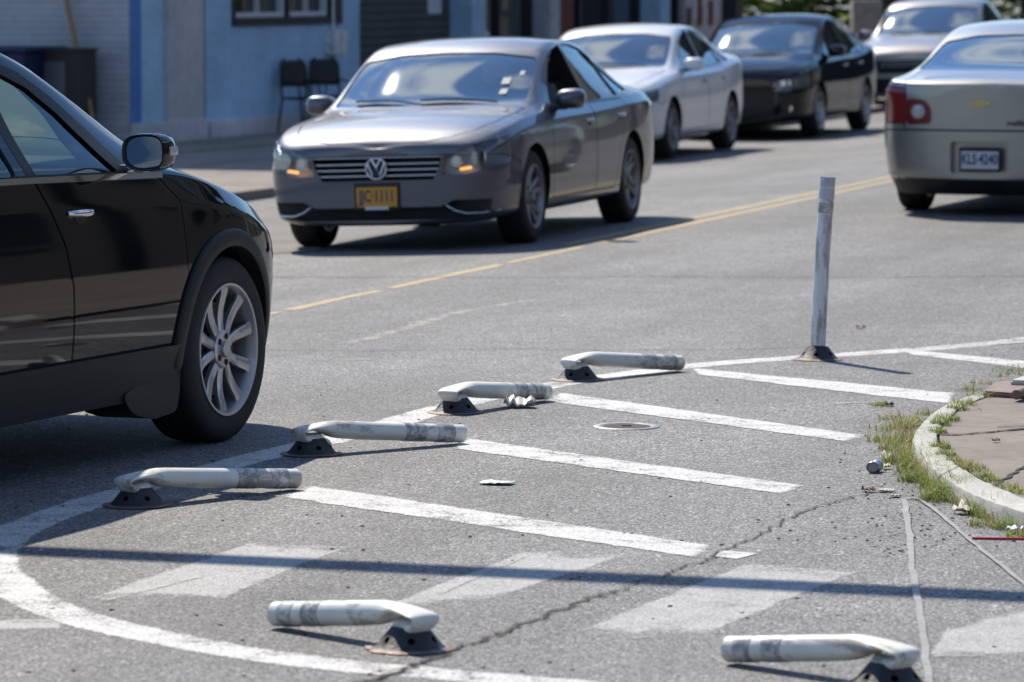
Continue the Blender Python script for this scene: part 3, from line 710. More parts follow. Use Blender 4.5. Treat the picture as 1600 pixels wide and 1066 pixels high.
# ---------------------------------------------------------------- cars
CAR_T = {}
def stn(x, zb, W, r5, r6, r7, r8, r9, r10, lo=None):
    """one body section; rows run from the bottom centre line up the side to the roof centre line"""
    def q(t, y=None):
        if len(t) == 3: return (x+t[0], t[1], t[2])
        return (x, t[0], t[1])
    a, c = lo or (.02, .0)
    return [(x, 0, zb), (x, W-.13, zb), (x, W-a-.02, zb+.07), (x, W-.006-c, zb+.24), (x, W-c, .66 if zb < .24 else .74), q(r5), q(r6), q(r7), q(r8), q(r9), q(r10)]
def sedan_table(tail=0.):
    s = []
    s.append(stn(.02, .20, .54, (.52, .66), (.47, .695), (.38, .71), (.28, .717), (.15, .722), (.02, 0, .724)))
    s.append(stn(.07, .18, .76, (.75, .69), (.68, .735), (.58, .76), (.42, .775), (.21, .782), (.0, 0, .785)))
    s.append(stn(.24, .18, .875, (.86, .74), (.80, .80), (.70, .83), (.54, .85), (.27, .86), (.0, 0, .863)))
    s.append(stn(.58, .18, .912, (.90, .81), (.845, .87), (.73, .895), (.56, .915), (.28, .928), (.0, 0, .932)))
    s.append(stn(.98, .18, .917, (.905, .845), (.855, .91), (.74, .94), (.57, .958), (.28, .972), (.0, 0, .976)))
    s.append(stn(1.25, .18, .917, (.905, .855), (.855, .925), (.80, .955), (.09, .755, .985), (-.04, .42, 1.003), (-.10, 0, 1.008)))
    s.append(stn(1.5, .18, .917, (.905, .86), (.855, .935), (.785, 1.035), (.10, .735, 1.13), (-.02, .40, 1.16), (-.07, 0, 1.15)))
    s.append(stn(1.75, .18, .917, (.905, .865), (.855, .94), (.77, 1.10), (.13, .705, 1.285), (.0, .39, 1.31), (-.03, 0, 1.30)))
    s.append(stn(2.05, .18, .917, (.905, .87), (.855, .945), (.755, 1.16), (.09, .67, 1.41), (.01, .37, 1.44), (-.02, 0, 1.444)))
    s.append(stn(2.5, .18, .917, (.905, .875), (.855, .95), (.75, 1.19), (.65, 1.44), (.36, 1.480), (.0, 0, 1.487)))
    s.append(stn(3.0, .18, .917, (.905, .885), (.855, .96), (.75, 1.18), (.645, 1.42), (.36, 1.463), (.0, 0, 1.47)))
    s.append(stn(3.4, .18, .917, (.908, .90), (.857, .975), (.76, 1.14), (.65, 1.335), (.37, 1.388), (.0, 0, 1.398)))
    s.append(stn(3.75, .19, .917, (.91, .915), (.857, .99), (.77, 1.09), (.665, 1.21), (.38, 1.258), (.0, 0, 1.27)))
    s.append(stn(4.1, .20, .913, (.905, .92), (.85, .998), (.775, 1.045), (.67, 1.075), (.37, 1.095), (.0, 0, 1.10)))
    s.append(stn(4.45, .22, .895, (.885, .92), (.83, .995), (.75, 1.03), (.62, 1.05), (.33, 1.062), (.0, 0, 1.066)))
    s.append(stn(4.74, .25, .83, (.81, .90), (.755, .975), (.67, 1.01), (.52, 1.028), (.28, 1.038), (.0, 0, 1.042)))
    s.append(stn(4.855, .27, .60, (.58, .86), (.54, .93), (.45, .965), (.34, .98), (.18, .988), (.0, 0, .99)))
    if tail:
        for i, f in ((11, .1), (12, .35), (13, .75), (14, 1), (15, 1.1), (16, 1.25)):
            s[i] = [(p[0], p[1], p[2]+(tail*f if (4 < j < 7 or p[2] > .98) else tail*f*.6 if j > 6 else 0)) if j > 4 else p for j, p in enumerate(s[i])]
        for i in (14, 15, 16):
            z6 = s[i][6][2]; s[i] = [(p[0], p[1], z6+(j-6)*.006) if j > 6 else p for j, p in enumerate(s[i])]
    return s
def suv_table():
    s = []
    f = lambda *a: stn(*a)
    s.append(f(.05, .30, .48, (.46, .70), (.41, .745), (.34, .765), (.26, .775), (.13, .782), (.0, 0, .785)))
    s.append(f(.13, .27, .71, (.70, .745), (.64, .80), (.55, .83), (.40, .85), (.21, .86), (.0, 0, .865)))
    s.append(f(.33, .26, .855, (.835, .79), (.775, .865), (.68, .905), (.52, .935), (.27, .955), (.0, 0, .96)))
    s.append(f(.64, .25, .945, (.930, .86), (.875, .945), (.77, .99), (.58, 1.02), (.29, 1.04), (.0, 0, 1.045)))
    s.append(f(1.0, .25, .966, (.958, .95), (.908, 1.025), (.80, 1.06), (.60, 1.09), (.30, 1.105), (.0, 0, 1.11)))
    s.append(f(1.3, .25, .968, (.946, 0.955), (.916, 1.09), (.82, 1.12), (.05, .745, 1.145), (-.10, .40, 1.165), (-.16, 0, 1.17)))
    s.append(f(1.6, .25, .968, (.946, 0.975), (.918, 1.11), (.81, 1.20), (.08, .725, 1.30), (-.06, .39, 1.34), (-.11, 0, 1.345)))
    s.append(f(1.9, .25, .968, (.946, 0.985), (.918, 1.12), (.795, 1.27), (.12, .695, 1.46), (.0, .38, 1.505), (-.04, 0, 1.51)))
    s.append(f(2.2, .25, .968, (.946, 0.995), (.918, 1.13), (.78, 1.32), (.12, .665, 1.585), (.0, .37, 1.64), (-.02, 0, 1.65)))
    s.append(f(2.65, .25, .968, (.946, 1.000), (.918, 1.14), (.77, 1.34), (.05, .65, 1.645), (.36, 1.705), (.0, 0, 1.715)))
    s.append(f(3.2, .25, .968, (.946, 1.005), (.918, 1.15), (.77, 1.34), (.64, 1.65), (.36, 1.715), (.0, 0, 1.725)))
    s.append(f(3.8, .25, .968, (.946, 1.015), (.918, 1.16), (.77, 1.34), (.635, 1.62), (.36, 1.69), (.0, 0, 1.70)))
    s.append(f(4.4, .26, .962, (.955, 1.08), (.905, 1.17), (.77, 1.32), (.62, 1.55), (.35, 1.62), (.0, 0, 1.63)))
    s.append(f(4.8, .28, .935, (.925, 1.07), (.87, 1.16), (.76, 1.25), (.62, 1.38), (.35, 1.44), (.0, 0, 1.455)))
    s.append(f(5.0, .32, .86, (.85, 1.0), (.79, 1.08), (.70, 1.12), (.55, 1.17), (.30, 1.20), (.0, 0, 1.21)))
    s.append(f(5.08, .36, .60, (.58, .90), (.53, .95), (.44, .98), (.34, 1.0), (.18, 1.01), (.0, 0, 1.02)))
    return s
def cage(table, level, dims, deck=0.):
    bm = bmesh.new(); loops = []; cr = bm.edges.layers.float.new('crease_edge')
    for st in table:
        L = [bm.verts.new((-p[0], p[1], p[2])) for p in st]; Rr = [bm.verts.new((-p[0], -p[1], p[2])) for p in st[1:-1]]
        loops.append((L, Rr, L+Rr[::-1]))
    n = 20
    for a, b in zip(loops[:-1], loops[1:]):
        for j in range(n):
            k = (j+1) % n; bm.faces.new((a[2][j], a[2][k], b[2][k], b[2][j]))
    for si, (a, b) in enumerate(zip(loops[:-1], loops[1:])):
        for j, c in ((2, .7), (5, .8), (6, .6), (8, .5)):
            for k in (j, (20-j)):
                e = bm.edges.get((a[2][k], b[2][k]))
                if e and not (j == 8 and si < 5): e[cr] = c if si > 1 else c*.5
    if deck:
        lp15 = loops[15][2]
        for j in range(5, 15):
            e = bm.edges.get((lp15[j], lp15[j+1]))
            if e: e[cr] = deck
    for lp, fl in ((loops[0], False), (loops[-1], True)):
        L, Rr = lp[0], lp[1]
        fs = [(L[0], L[1], Rr[0])]
        for j in range(1, 9): fs.append((L[j], L[j+1], Rr[j], Rr[j-1]))
        fs.append((L[9], L[10], Rr[8]))
        for q in fs: bm.faces.new(q if not fl else q[::-1])
    bmesh.ops.recalc_face_normals(bm, faces=bm.faces)
    me = bpy.data.meshes.new('cage'); bm.to_mesh(me); bm.free()
    o = bpy.data.objects.new('t', me); COL.objects.link(o); m = o.modifiers.new('s', 'SUBSURF'); m.levels = level; m.render_levels = level
    bpy.context.view_layer.update(); r = bpy.data.meshes.new_from_object(o.evaluated_get(bpy.context.evaluated_depsgraph_get())); bpy.data.objects.remove(o)
    xs = [v.co.x for v in r.vertices]; ys = [v.co.y for v in r.vertices]; zs = [v.co.z for v in r.vertices]
    Lx, Wy, Hz = dims; sx = Lx/(max(xs)-min(xs)); x0 = max(xs); sy = Wy/2/max(ys); sz = Hz/max(zs)
    for v in r.vertices: v.co = ((v.co.x-x0)*sx, v.co.y*sy, v.co.z*sz)
    return r
def inset(poly, d):
    """grow (d>0) or shrink a simple polygon"""
    A = sum(poly[i][0]*poly[(i+1) % len(poly)][1]-poly[(i+1) % len(poly)][0]*poly[i][1] for i in range(len(poly)))
    s = 1 if A > 0 else -1; out = []; n = len(poly)
    for i in range(n):
        p0, p1, p2 = Vector(poly[i-1]), Vector(poly[i]), Vector(poly[(i+1) % n])
        e1, e2 = (p1-p0).normalized(), (p2-p1).normalized(); n1 = Vector((e1.y, -e1.x))*s; n2 = Vector((e2.y, -e2.x))*s
        m = n1+n2
        if m.length < .2: out.append(tuple(p1+n1*d)); continue
        m.normalize(); out.append(tuple(p1+m*(d/max(m.dot(n1), .35))))
    return out
def rounded(poly, r=.03, k=4):
    out = []; n = len(poly)
    for i in range(n):
        p0, p1, p2 = Vector(poly[i-1]), Vector(poly[i]), Vector(poly[(i+1) % n])
        a = min(r, (p0-p1).length*.45, (p2-p1).length*.45); A = p1+(p0-p1).normalized()*a; B = p1+(p2-p1).normalized()*a
        for t in range(k+1):
            t /= k; out.append(tuple(A*(1-t)**2+p1*2*t*(1-t)+B*t*t))
    return out
class CarB:
    """body: 0 paint, 1 wheel well black, 2 cabin trim. local x: nose at 0, tail at -L (tables are written with x growing to the tail)"""
    def __init__(s, table, level, dims, paint, name, deck=0., **k):
        s.mats = [paint, M['well'], M['cabin'], M['black'], M['housing']]
        s.ref = cage(table, level, dims, deck); s.L = dims[0]
        bm = bmesh.new(); bm.from_mesh(s.ref); s.bvh = BVHTree.FromBMesh(bm); bm.free()
        s.vn = [v.normal.copy() for v in s.ref.vertices]; s.fv = [tuple(p.vertices) for p in s.ref.polygons]
        s.me = s.ref.copy()
        for m in s.mats: s.me.materials.append(m)
        s.root = empty(name, **k)
    def P(s, polys, plane, a0, a1, mi):
        """cutter; x of the table is mirrored to local -x"""
        b = MB(); b.mi = mi
        for poly in polys:
            if plane == 'xz': b.prism([(-x, z) for x, z in poly], a0, a1, 'xz')
            elif plane == 'yz': b.prism(poly, -a0, -a1, 'yz')
            else: b.prism([(-x, y) for x, y in poly], a0, a1, 'xy')
        return b.mesh('cut', s.mats)
    def cut(s, cutter): s.me = bool_(s.me, cutter); return s
    def norm(s, me, ang=30):
        """surface normals of the uncut body on every face that lies on it"""
        for p in me.polygons: p.use_smooth = True
        me.set_sharp_from_angle(angle=R(ang))
        ln = []; cn = [tuple(c.vector) for c in me.corner_normals]
        for p in me.polygons:
            ok = p.material_index == 0
            for li in p.loop_indices:
                if ok:
                    co = me.vertices[me.loops[li].vertex_index].co
                    loc, nn, fi, d = s.bvh.find_nearest(co)
                    if d is not None and d < .004 and nn.dot(p.normal) > .5:
                        vs = s.fv[fi]; ws = [1/(1e-6+(s.ref.vertices[v].co-loc).length**2) for v in vs]; acc = Vector()
                        for v, ww in zip(vs, ws): acc += s.vn[v]*ww
                        ln.append(tuple(acc.normalized())); continue
                ln.append(cn[li])
        me.normals_split_custom_set(ln); return me
    def panel(s, name, polys, plane, a0, a1, gap=.004, parent=None, mats=None, keep=True, mi=1, label=None):
        """take a chunk out of the body along an outline and leave a shut line round it"""
        ch = bool_(s.me, s.P([inset(p, -gap*.5) for p in polys], plane, a0, a1, mi), 'INTERSECT')
        s.me = bool_(s.me, s.P([inset(p, gap*.5) for p in polys], plane, a0-.003, a1+.003, mi))
        if not keep: return None
        s.norm(ch); o = mesh_obj(name, ch, parent or s.root, label=label)
        if mats: 
            for i, m in enumerate(mats): ch.materials[i] = m
        return o
    def skin(s, name, polys, plane, a0, a1, mat, off=0., parent=None, side=0, flt=None):
        """the outer surface inside an outline, as a sheet moved in or out along its normals"""
        ch = bool_(s.ref_solid(), s.P(polys, plane, a0, a1, 1), 'INTERSECT')
        bm = bmesh.new(); bm.from_mesh(ch); bmesh.ops.delete(bm, geom=[f for f in bm.faces if f.material_index != 0 or (side and f.calc_center_median().y*side < 0)], context='FACES')
        me = bpy.data.meshes.new(name); bm.to_mesh(me); bm.free(); me.materials.append(mat)
        for m in s.mats[1:]: me.materials.append(m)
        s.norm(me, 180)
        cn = {}
        for p in me.polygons:
            for li in p.loop_indices: cn[me.loops[li].vertex_index] = Vector(me.corner_normals[li].vector)
        nl = [tuple(c.vector) for c in me.corner_normals]
        for i, nn in cn.items(): me.vertices[i].co += nn*off
        me.normals_split_custom_set(nl)
        return mesh_obj(name, me, parent or s.root)
    def ref_solid(s):
        if not hasattr(s, '_rs'):
            s._rs = s.ref.copy()
            for m in s.mats: s._rs.materials.append(m)
        return s._rs
    def side(s, x, z, sg=1, out=0.):
        """point on the flank at table x, height z"""
        h = s.bvh.ray_cast(Vector((-x, sg*2, z)), Vector((0, -sg, 0)))
        return h[0]+Vector((0, sg*out, 0)) if h[0] else Vector((-x, sg*.9, z))
    def front(s, y, z, out=0.):
        h = s.bvh.ray_cast(Vector((1, y, z)), Vector((-1, 0, 0)))
        return h[0]+Vector((out, 0, 0)) if h[0] else Vector((0, y, z))
    def back(s, y, z, out=0.):
        h = s.bvh.ray_cast(Vector((-s.L-1, y, z)), Vector((1, 0, 0)))
        return h[0]-Vector((out, 0, 0)) if h[0] else Vector((-s.L, y, z))
    def top(s, x, y, out=0.):
        h = s.bvh.ray_cast(Vector((-x, y, 3)), Vector((0, 0, -1)))
        return h[0]+Vector((0, 0, out)) if h[0] else Vector((-x, y, 1))
    def finish(s):
        s.norm(s.me); mesh_obj('body', s.me, s.root)
    def wheels(s, xs, y, r, wd, kind, rimr):
        tm, rm, em = wheel_meshes(r, wd, kind, rimr)
        for x in xs:
            for sg in (1, -1):
                e = bpy.data.objects.new('wheel', None); COL.objects.link(e); e.parent = s.root; e.location = (-x, sg*y, r); e.rotation_euler = (0, random.uniform(0, 6), 0)
                for nm, me in (('tyre', tm), ('rim', rm), ('brake_disc', em)):
                    o = mesh_obj(nm, me, e)
                    if sg < 0: o.rotation_euler = (0, 0, math.pi)
WH = {}
def wheel_meshes(r, wd, kind, rimr):
    """axle along y, outer face at y=0, wheel body behind it (towards -y)"""
    if (r, kind) in WH: return WH[(r, kind)]
    b = MB()
    pr = [(rimr, -.012), (rimr+.006, -.004), (rimr+.02, .0), (r-.05, .004), (r-.022, -.004), (r-.006, -.018), (r, -.034)]
    k = 5
    for i in range(k):
        y0 = -.034-(wd-.068)*(i+.25)/k; pr += [(r+.001, y0), (r+.001, y0-(wd-.068)/k*.5), (r-.008, y0-(wd-.068)/k*.56), (r-.008, y0-(wd-.068)/k*.68)]
    pr += [(r, -wd+.034), (r-.006, -wd+.018), (r-.05, -wd), (rimr, -wd+.01)]
    b.lathe(pr, 'Y', 64); tm = b.mesh('tyre', M['tyre'], sm=30)
    mat = M['alloy'] if kind in ('ten',) else M['dalloy'] if kind != 'five_light' else M['alloy']
    b = MB(); b.lathe([(rimr+.004, -.004), (rimr+.002, .002), (rimr-.008, .001), (rimr-.016, -.012), (rimr-.022, -.05), (rimr-.03, -.12), (rimr-.03, -wd+.01), (rimr, -wd+.006)], 'Y', 64)
    def spoke(a0, w0, w1, w2, y0=-.022, y1=-.014, curve=0.):
        rows = []; m = 9
        for i in range(m):
            t = i/(m-1); rr = .045+(rimr-.012-.045)*t; a = a0+curve*math.sin(t*math.pi*.5)
            ww = (w0*(1-t)+w1*t) if t < .999 else w2; dep = .030-.012*t; yy = y0+(y1-y0)*t-.018*math.sin(math.pi*min(t*1.1, 1))*.8
            c = Vector((math.cos(a)*rr, yy, math.sin(a)*rr)); s_ = Vector((-math.sin(a), 0, math.cos(a)))
            rows.append([c-s_*ww*.5+Vector((0, -dep, 0)), c-s_*ww*.5+Vector((0, -.007, 0)), c-s_*ww*.28, c+s_*ww*.28, c+s_*ww*.5+Vector((0, -.007, 0)), c+s_*ww*.5+Vector((0, -dep, 0))])
        b.grid(rows, closed=True, cap=True)
    if kind == 'ten':
        for i in range(10): spoke(i*2*math.pi/10+(.07 if i % 2 else -.07), .036, .052, .070, curve=(-.07 if i % 2 else .07))
    elif kind == 'five_pair':
        for i in range(5):
            for q in (-.17, .17): spoke(i*2*math.pi/5+q, .045, .042, .05, curve=q*.3)
    else:
        for i in range(5): spoke(i*2*math.pi/5, .07, .085, .12)
    b.lathe([(.0005, -.006), (.028, -.006), (.032, -.010), (.034, -.022), (.07, -.020), (.078, -.026), (.08, -.06)], 'Y', 40)
    nb = len(b.bm.faces)
    b.mi = 1
    for i in range(5):
        a = i*2*math.pi/5+.3; c = Vector((math.cos(a)*.055, 0, math.sin(a)*.055))
        b.lathe([(.014, -.0185), (.010, -.0188), (.009, -.015), (.0005, -.014)], 'Y', 10, c)
    rm = b.mesh('rim', [mat, M['black']], sm=35)
    b = MB(); b.lathe([(.0005, -.07), (.09, -.07), (.095, -.085), (rimr*.72, -.085), (rimr*.72, -.10), (.0005, -.10)], 'Y', 40)
    b.mi = 1; b.lathe([(rimr-.035, -.125), (.0005, -.125)], 'Y', 40); em = b.mesh('brake_disc', [plain('brake steel', (.10, .095, .09), .5, .5), M['well']], sm=30)
    WH[(r, kind)] = (tm, rm, em); return WH[(r, kind)]
def text_mesh(txt, h, mat, depth=.001, sx=1.):
    c = bpy.data.curves.new('txt', 'FONT'); c.body = txt; c.size = h*1.4; c.extrude = depth; c.align_x = 'CENTER'; c.align_y = 'CENTER'; c.resolution_u = 3; c.offset = h*.03
    o = bpy.data.objects.new('t', c); COL.objects.link(o); bpy.context.view_layer.update()
    me = bpy.data.meshes.new_from_object(o.evaluated_get(bpy.context.evaluated_depsgraph_get())); bpy.data.objects.remove(o)
    for v in me.vertices: v.co.x *= sx
    me.materials.clear(); me.materials.append(mat); return me
FRONT = Matrix(((0, 0, 1, 0), (1, 0, 0, 0), (0, 1, 0, 0), (0, 0, 0, 1)))        # text x -> +y , text y -> z, faces +x
BACK = Matrix(((0, 0, -1, 0), (-1, 0, 0, 0), (0, 1, 0, 0), (0, 0, 0, 1)))      # faces -x
def seat_mesh(mat):
    b = MB(); b.box((0, 0, .16), (.50, .50, .17), bev=.05); b.box((-.27, 0, .46), (.15, .50, .66), bev=.06, tilt=Matrix.Rotation(R(-14), 4, 'Y')); b.box((-.38, 0, .86), (.10, .26, .17), bev=.04, tilt=Matrix.Rotation(R(-10), 4, 'Y'))
    b.tube([(-.34, .06, .74), (-.37, .06, .82)], .007, 8); b.tube([(-.34, -.06, .74), (-.37, -.06, .82)], .007, 8)
    return b.mesh('seat', mat, sm=50)
def steering(parent, loc):
    b = MB(); rows = []
    for i in range(28):
        a = i*2*math.pi/28; c = Vector((0, math.cos(a)*.18, math.sin(a)*.18)); d = c.normalized()
        rows.append([c+d*.014*math.cos(q*math.pi/4)+Vector((.014*math.sin(q*math.pi/4), 0, 0)) for q in range(8)])
    rows.append(rows[0]); b.grid(rows, closed=True); b.box((.01, 0, -.01), (.05, .30, .05), bev=.01); b.box((.01, 0, -.08), (.04, .05, .15), bev=.01)
    o = b.build('steering_wheel', M['black'], parent, sm=50); o.location = loc; o.rotation_euler = (0, R(-24), 0)
def mirror_part(car, x, z, sg, paint, w=.19, h=.125, dep=.10, out=.10, lens=False, foot=M['black']):
    base = car.side(x, z-.05, sg); b = MB()
    c = Vector((base.x+.0, base.y+sg*(out+w*.5-.03), z+.02))
    rows = []
    for i, (fx, sc) in enumerate(((.5, .02), (.48, .45), (.40, .72), (.2, .93), (-.1, 1.), (-.42, 1.0), (-.5, .96))):
        row = []
        for q in range(24):
            a = q*math.pi/12; ca, sa = math.cos(a), math.sin(a); e = .62
            row.append(c+Vector((fx*dep, sc*w*.5*math.copysign(abs(ca)**e, ca), sc*h*.5*math.copysign(abs(sa)**e, sa)*(1-.16*(ca*sg < 0)*abs(ca)))))
        rows.append(row)
    b.grid(rows, closed=True)
    rm = rows[-1]; cc = c+Vector((-.5*dep, 0, 0)); b.mi = 1
    r2 = [cc+(p-cc)*.93+Vector((.004, 0, 0)) for p in rm]; r3 = [cc+(p-cc)*.90+Vector((.018, 0, 0)) for p in rm]; b.grid([rm, r2, r3], closed=True)
    f = b.bm.faces.new([b.bm.verts.new(p) for p in r3]); f.material_index = 1
    o = b.build('side_mirror', [paint, M['black']], car.root, sm=50)
    b = MB(); r4 = [cc+(p-cc)*.86+Vector((.016, 0, 0)) for p in rm]; b.face(r4); b.build('mirror_glass', M['mirror'], o)
    b = MB(); b.box((base.x-.0, (base.y+c.y-sg*w*.3)/2, z-.045), (.07, abs(c.y-base.y)+.02, .03), bev=.01); b.build('mirror_foot', foot, o, sm=40)
    if lens:
        b = MB(); b.box((c.x+dep*.02, c.y+sg*w*.475, z+.025), (.07, .016, .035), bev=.006); b.build('turn_lamp', M['clearlens'], o, sm=40)
    return o
def handle(car, x, z, sg, parent, mat, L=.19):
    b = MB(); p = [car.side(x+(t-.5)*L, z, sg, -.002+.028*math.sin(math.pi*t)) for t in (0, .12, .3, .5, .7, .88, 1)]
    b.tube(p, [.010, .013, .015, .015, .015, .013, .010], 10); b.build('handle', mat, parent, sm=60)
    c = car.side(x, z-.008, sg, .0015); b = MB(); rows = []
    for rr in (1, .001): rows.append([car.side(x+.0+.055*rr*math.cos(q*math.pi/10), z-.012+.028*rr*math.sin(q*math.pi/10), sg, .0015) for q in range(20)])
    b.grid(rows, closed=True); b.build('handle_cup', M['black'], parent)
def strip(car, name, pts, w, mat, sg, parent, out=.003, th=.004):
    """thin trim laid on the flank through table points (x, z)"""
    P = catmull([Vector((x, z, 0)) for x, z in pts], 6); b = MB(); rows = []
    for i, p in enumerate(P):
        t = (P[min(i+1, len(P)-1)]-P[max(i-1, 0)]).normalized(); n = Vector((-t.y, t.x, 0))*w*.5
        a, c = p+n, p-n
        A, C = car.side(a.x, a.y, sg, 0), car.side(c.x, c.y, sg, 0); o_ = Vector((0, sg*(out+th), 0)); i_ = Vector((0, -sg*.004, 0))
        rows.append([A+i_, A+o_, C+o_, C+i_])
    b.grid(rows, closed=True, cap=True); return b.build(name, mat, parent, sm=50)
def mono(poly):  # mirror a half outline (y>=0) given from bottom to top
    return poly+[(-y, z) for y, z in poly[::-1] if y > 1e-6]
def place(car, px, axx, yoff, th, roll=0., zadd=0.):
    """px: picture point where the tyre at table x=axx on side yoff meets the road; th: heading, clockwise from +Y"""
    h = Vector((math.sin(th), math.cos(th), 0)); l = Vector((-math.cos(th), math.sin(th), 0))
    c = gp(*px); o = c+h*axx-l*yoff
    car.root.matrix_world = Matrix.Translation((o.x, o.y, crown(*(c-l*yoff).xy)+zadd)) @ Matrix.Rotation(math.pi/2-th, 4, 'Z') @ Matrix.Rotation(roll, 4, 'X')

def sedan(name, dims, paint, lvl, kind, opts, **k):
    L, W, H_ = dims; sx = L/4.87; sy = W/1.834; sz = H_/1.487
    car = CarB(sedan_table(opts.get('tail', 0)), lvl, dims, paint, name, deck=opts.get('deck', .3), **k)
    S = lambda poly: [(x*sx, z*sz) for x, z in poly]; T = lambda poly: [(y*sy, z*sz) for y, z in poly]
    fax, rax, tr = opts['ax']
    # cabin space
    b = MB(); b.mi = 2
    def ring(z, x0, x1, y): return [(-x0*sx, y*sy, z*sz), (-x0*sx, -y*sy, z*sz), (-x1*sx, -y*sy, z*sz), (-x1*sx, y*sy, z*sz)]
    b.grid([ring(.42, 1.55, 3.75, .74), ring(.90, 1.5, 3.85, .76), ring(.96, 1.62, 3.8, .75), ring(1.385, 2.28, 3.05, .55)], closed=True, cap=True)
    car.cut(b.mesh('cabin', car.mats))
    if opts.get('sidewin', True):
        wins = opts.get('wins') or [[(1.62, .975), (1.80, 1.125), (2.02, 1.275), (2.24, 1.365), (2.48, 1.40), (2.60, .985)],
            [(2.68, .985), (2.57, 1.40), (2.85, 1.395), (3.10, 1.36), (3.33, 1.29), (3.50, 1.01)],
            [(3.55, 1.015), (3.39, 1.265), (3.58, 1.18), (3.86, 1.04)]]
        wins = [rounded(S(q), .025, 3) for q in wins]
        car.cut(car.P([inset(q, .012) for q in wins], 'xz', -1.3, 1.3, 3))
    ws = T(mono([(.730, 1.000), (.712, 1.13), (.688, 1.25), (.662, 1.325), (.36, 1.368), (.0, 1.378)])); ws = rounded(ws, .03, 2)
    car.cut(car.P([ws], 'yz', .95*sx, 2.25*sx, 3))
    rw = T(mono([(.69, 1.105), (.65, 1.20), (.61, 1.315), (.34, 1.365), (0, 1.375)])); rw = rounded(rw, .03, 2)
    car.cut(car.P([rw], 'yz', 3.05*sx, 4.3*sx, 3))
    # wheel wells
    b = MB(); b.mi = 1
    for ax in (fax, rax):
        for sg in (1, -1):
            b.prism([(-ax+(tr+.045)*math.cos(a*math.pi/24), tr+.005+(tr+.045)*math.sin(a*math.pi/24)) for a in range(48)], sg*.58, sg*1.3, 'xz')
    car.cut(b.mesh('wells', car.mats))
    if opts.get('front'): opts['front'](car, sx, sy, sz)
    if opts.get('backf'): opts['backf'](car, sx, sy, sz)
    # hood, doors
    if opts.get('hood', True):
        hood = [(.034, .0), (.045, .36), (.115, .53), (.25, .66), (.55, .735), (1.0, .76), (1.17, .765), (1.14, .45), (1.12, 0)]
        hood = [(x*sx, y*sy) for x, y in hood]+[(x*sx, -y*sy) for x, y in hood[-2:0:-1]]
        car.panel('hood', [hood], 'xy', .698*sz, 1.2, .008)
    dz = .965*sz
    doors = [[(1.42, .30), (1.38, .60), (1.42, .85), (1.50, .955), (2.61, .965), (2.63, .30)], [(2.64, .30), (2.625, .965), (3.55, .975), (3.50, .80), (3.30, .55), (3.22, .30)]]
    for i, d in enumerate(doors):
        for sg in (1, -1):
            if opts.get('doorside', sg) != sg: continue
            dd = rounded(S(d), .04, 3)
            o = car.panel('door', [dd], 'xz', *((.78, 1.2) if sg > 0 else (-1.2, -.78)), gap=.007)
            handle(car, (2.44 if i == 0 else 3.36)*sx, (.835 if i == 0 else .85)*sz, sg, o, opts.get('handle', M['satin']))
    car.finish()
    # glass
    dn = [0] if opts.get('open') else []
    if opts.get('sidewin', True):
        for i, q in enumerate(wins):
            for sg in (1, -1):
                if sg > 0 and i in dn: continue
                car.skin('side_window', [inset(q, .010)], 'xz', *((.3, 1.3) if sg > 0 else (-1.3, -.3)), M['side'], -.012)
    car.skin('windshield', [inset(ws, -.001)], 'yz', .95*sx, 2.25*sx, M['wind'], -.008)
    car.skin('rear_window', [inset(rw, -.001)], 'yz', 3.05*sx, 4.3*sx, M['rear'], -.008)
    # cabin
    sm = seat_mesh(M['seat'] if not opts.get('beige') else M['beige'])
    for x, y in ((2.25, .37), (2.25, -.37), (3.15, .37), (3.15, -.37)):
        o = mesh_obj('seat', sm, car.root); o.location = (-x*sx, y*sy, .34*sz)
    steering(car.root, (-1.80*sx, .37*sy, .88*sz))
    b = MB(); b.box((-1.52*sx, 0, .93*sz), (.42, 1.36*sy, .12), bev=.04); b.box((-1.72*sx, .37*sy, .955*sz), (.16, .36, .10), bev=.03); b.build('dashboard', M['cabin'], car.root, sm=40)
    b = MB(); b.box((-1.86*sx, 0, 1.33*sz), (.03, .22, .06), bev=.01); b.build('rear_view_mirror', M['black'], car.root, sm=40)
    for sg in (1, -1): mirror_part(car, 1.68*sx, .995*sz, sg, opts.get('mirpaint', paint), w=.22, h=.15, dep=.13, out=.03, foot=M['black'])
    for k, (y, z, w_, h_) in enumerate(opts.get('stickers', ())):
        b = MB(); p = car.front(y*sy, z*sz, -.016); q = car.front(y*sy, (z+h_)*sz, -.016); b.face([p+Vector((0, -w_/2, 0)), p+Vector((0, w_/2, 0)), q+Vector((0, w_/2, 0)), q+Vector((0, -w_/2, 0))]); b.build('window_sticker', M['sticker'], car.root)
    b = MB(); b.box((-1.42*sx, -.30*sy, 1.0*sz), (.16, .24, .015), bev=.004); b.build('dashboard_paper', M['whiteplate'], car.root)
    # wipers
    for y0, y1 in ((.55, -.02), (.0, -.55)):
        b = MB(); p = [car.front(y0+(y1-y0)*t, (1.012+.03*math.sin(t*2.2))*sz, .014) for t in (0, .25, .5, .75, 1)]; b.tube([q+Vector((0, 0, .004)) for q in p], .007, 6); b.build('wiper', M['black'], car.root)
    car.wheels((fax, rax), W/2-.025, tr, .225, kind, opts.get('rim', .225))
    return car

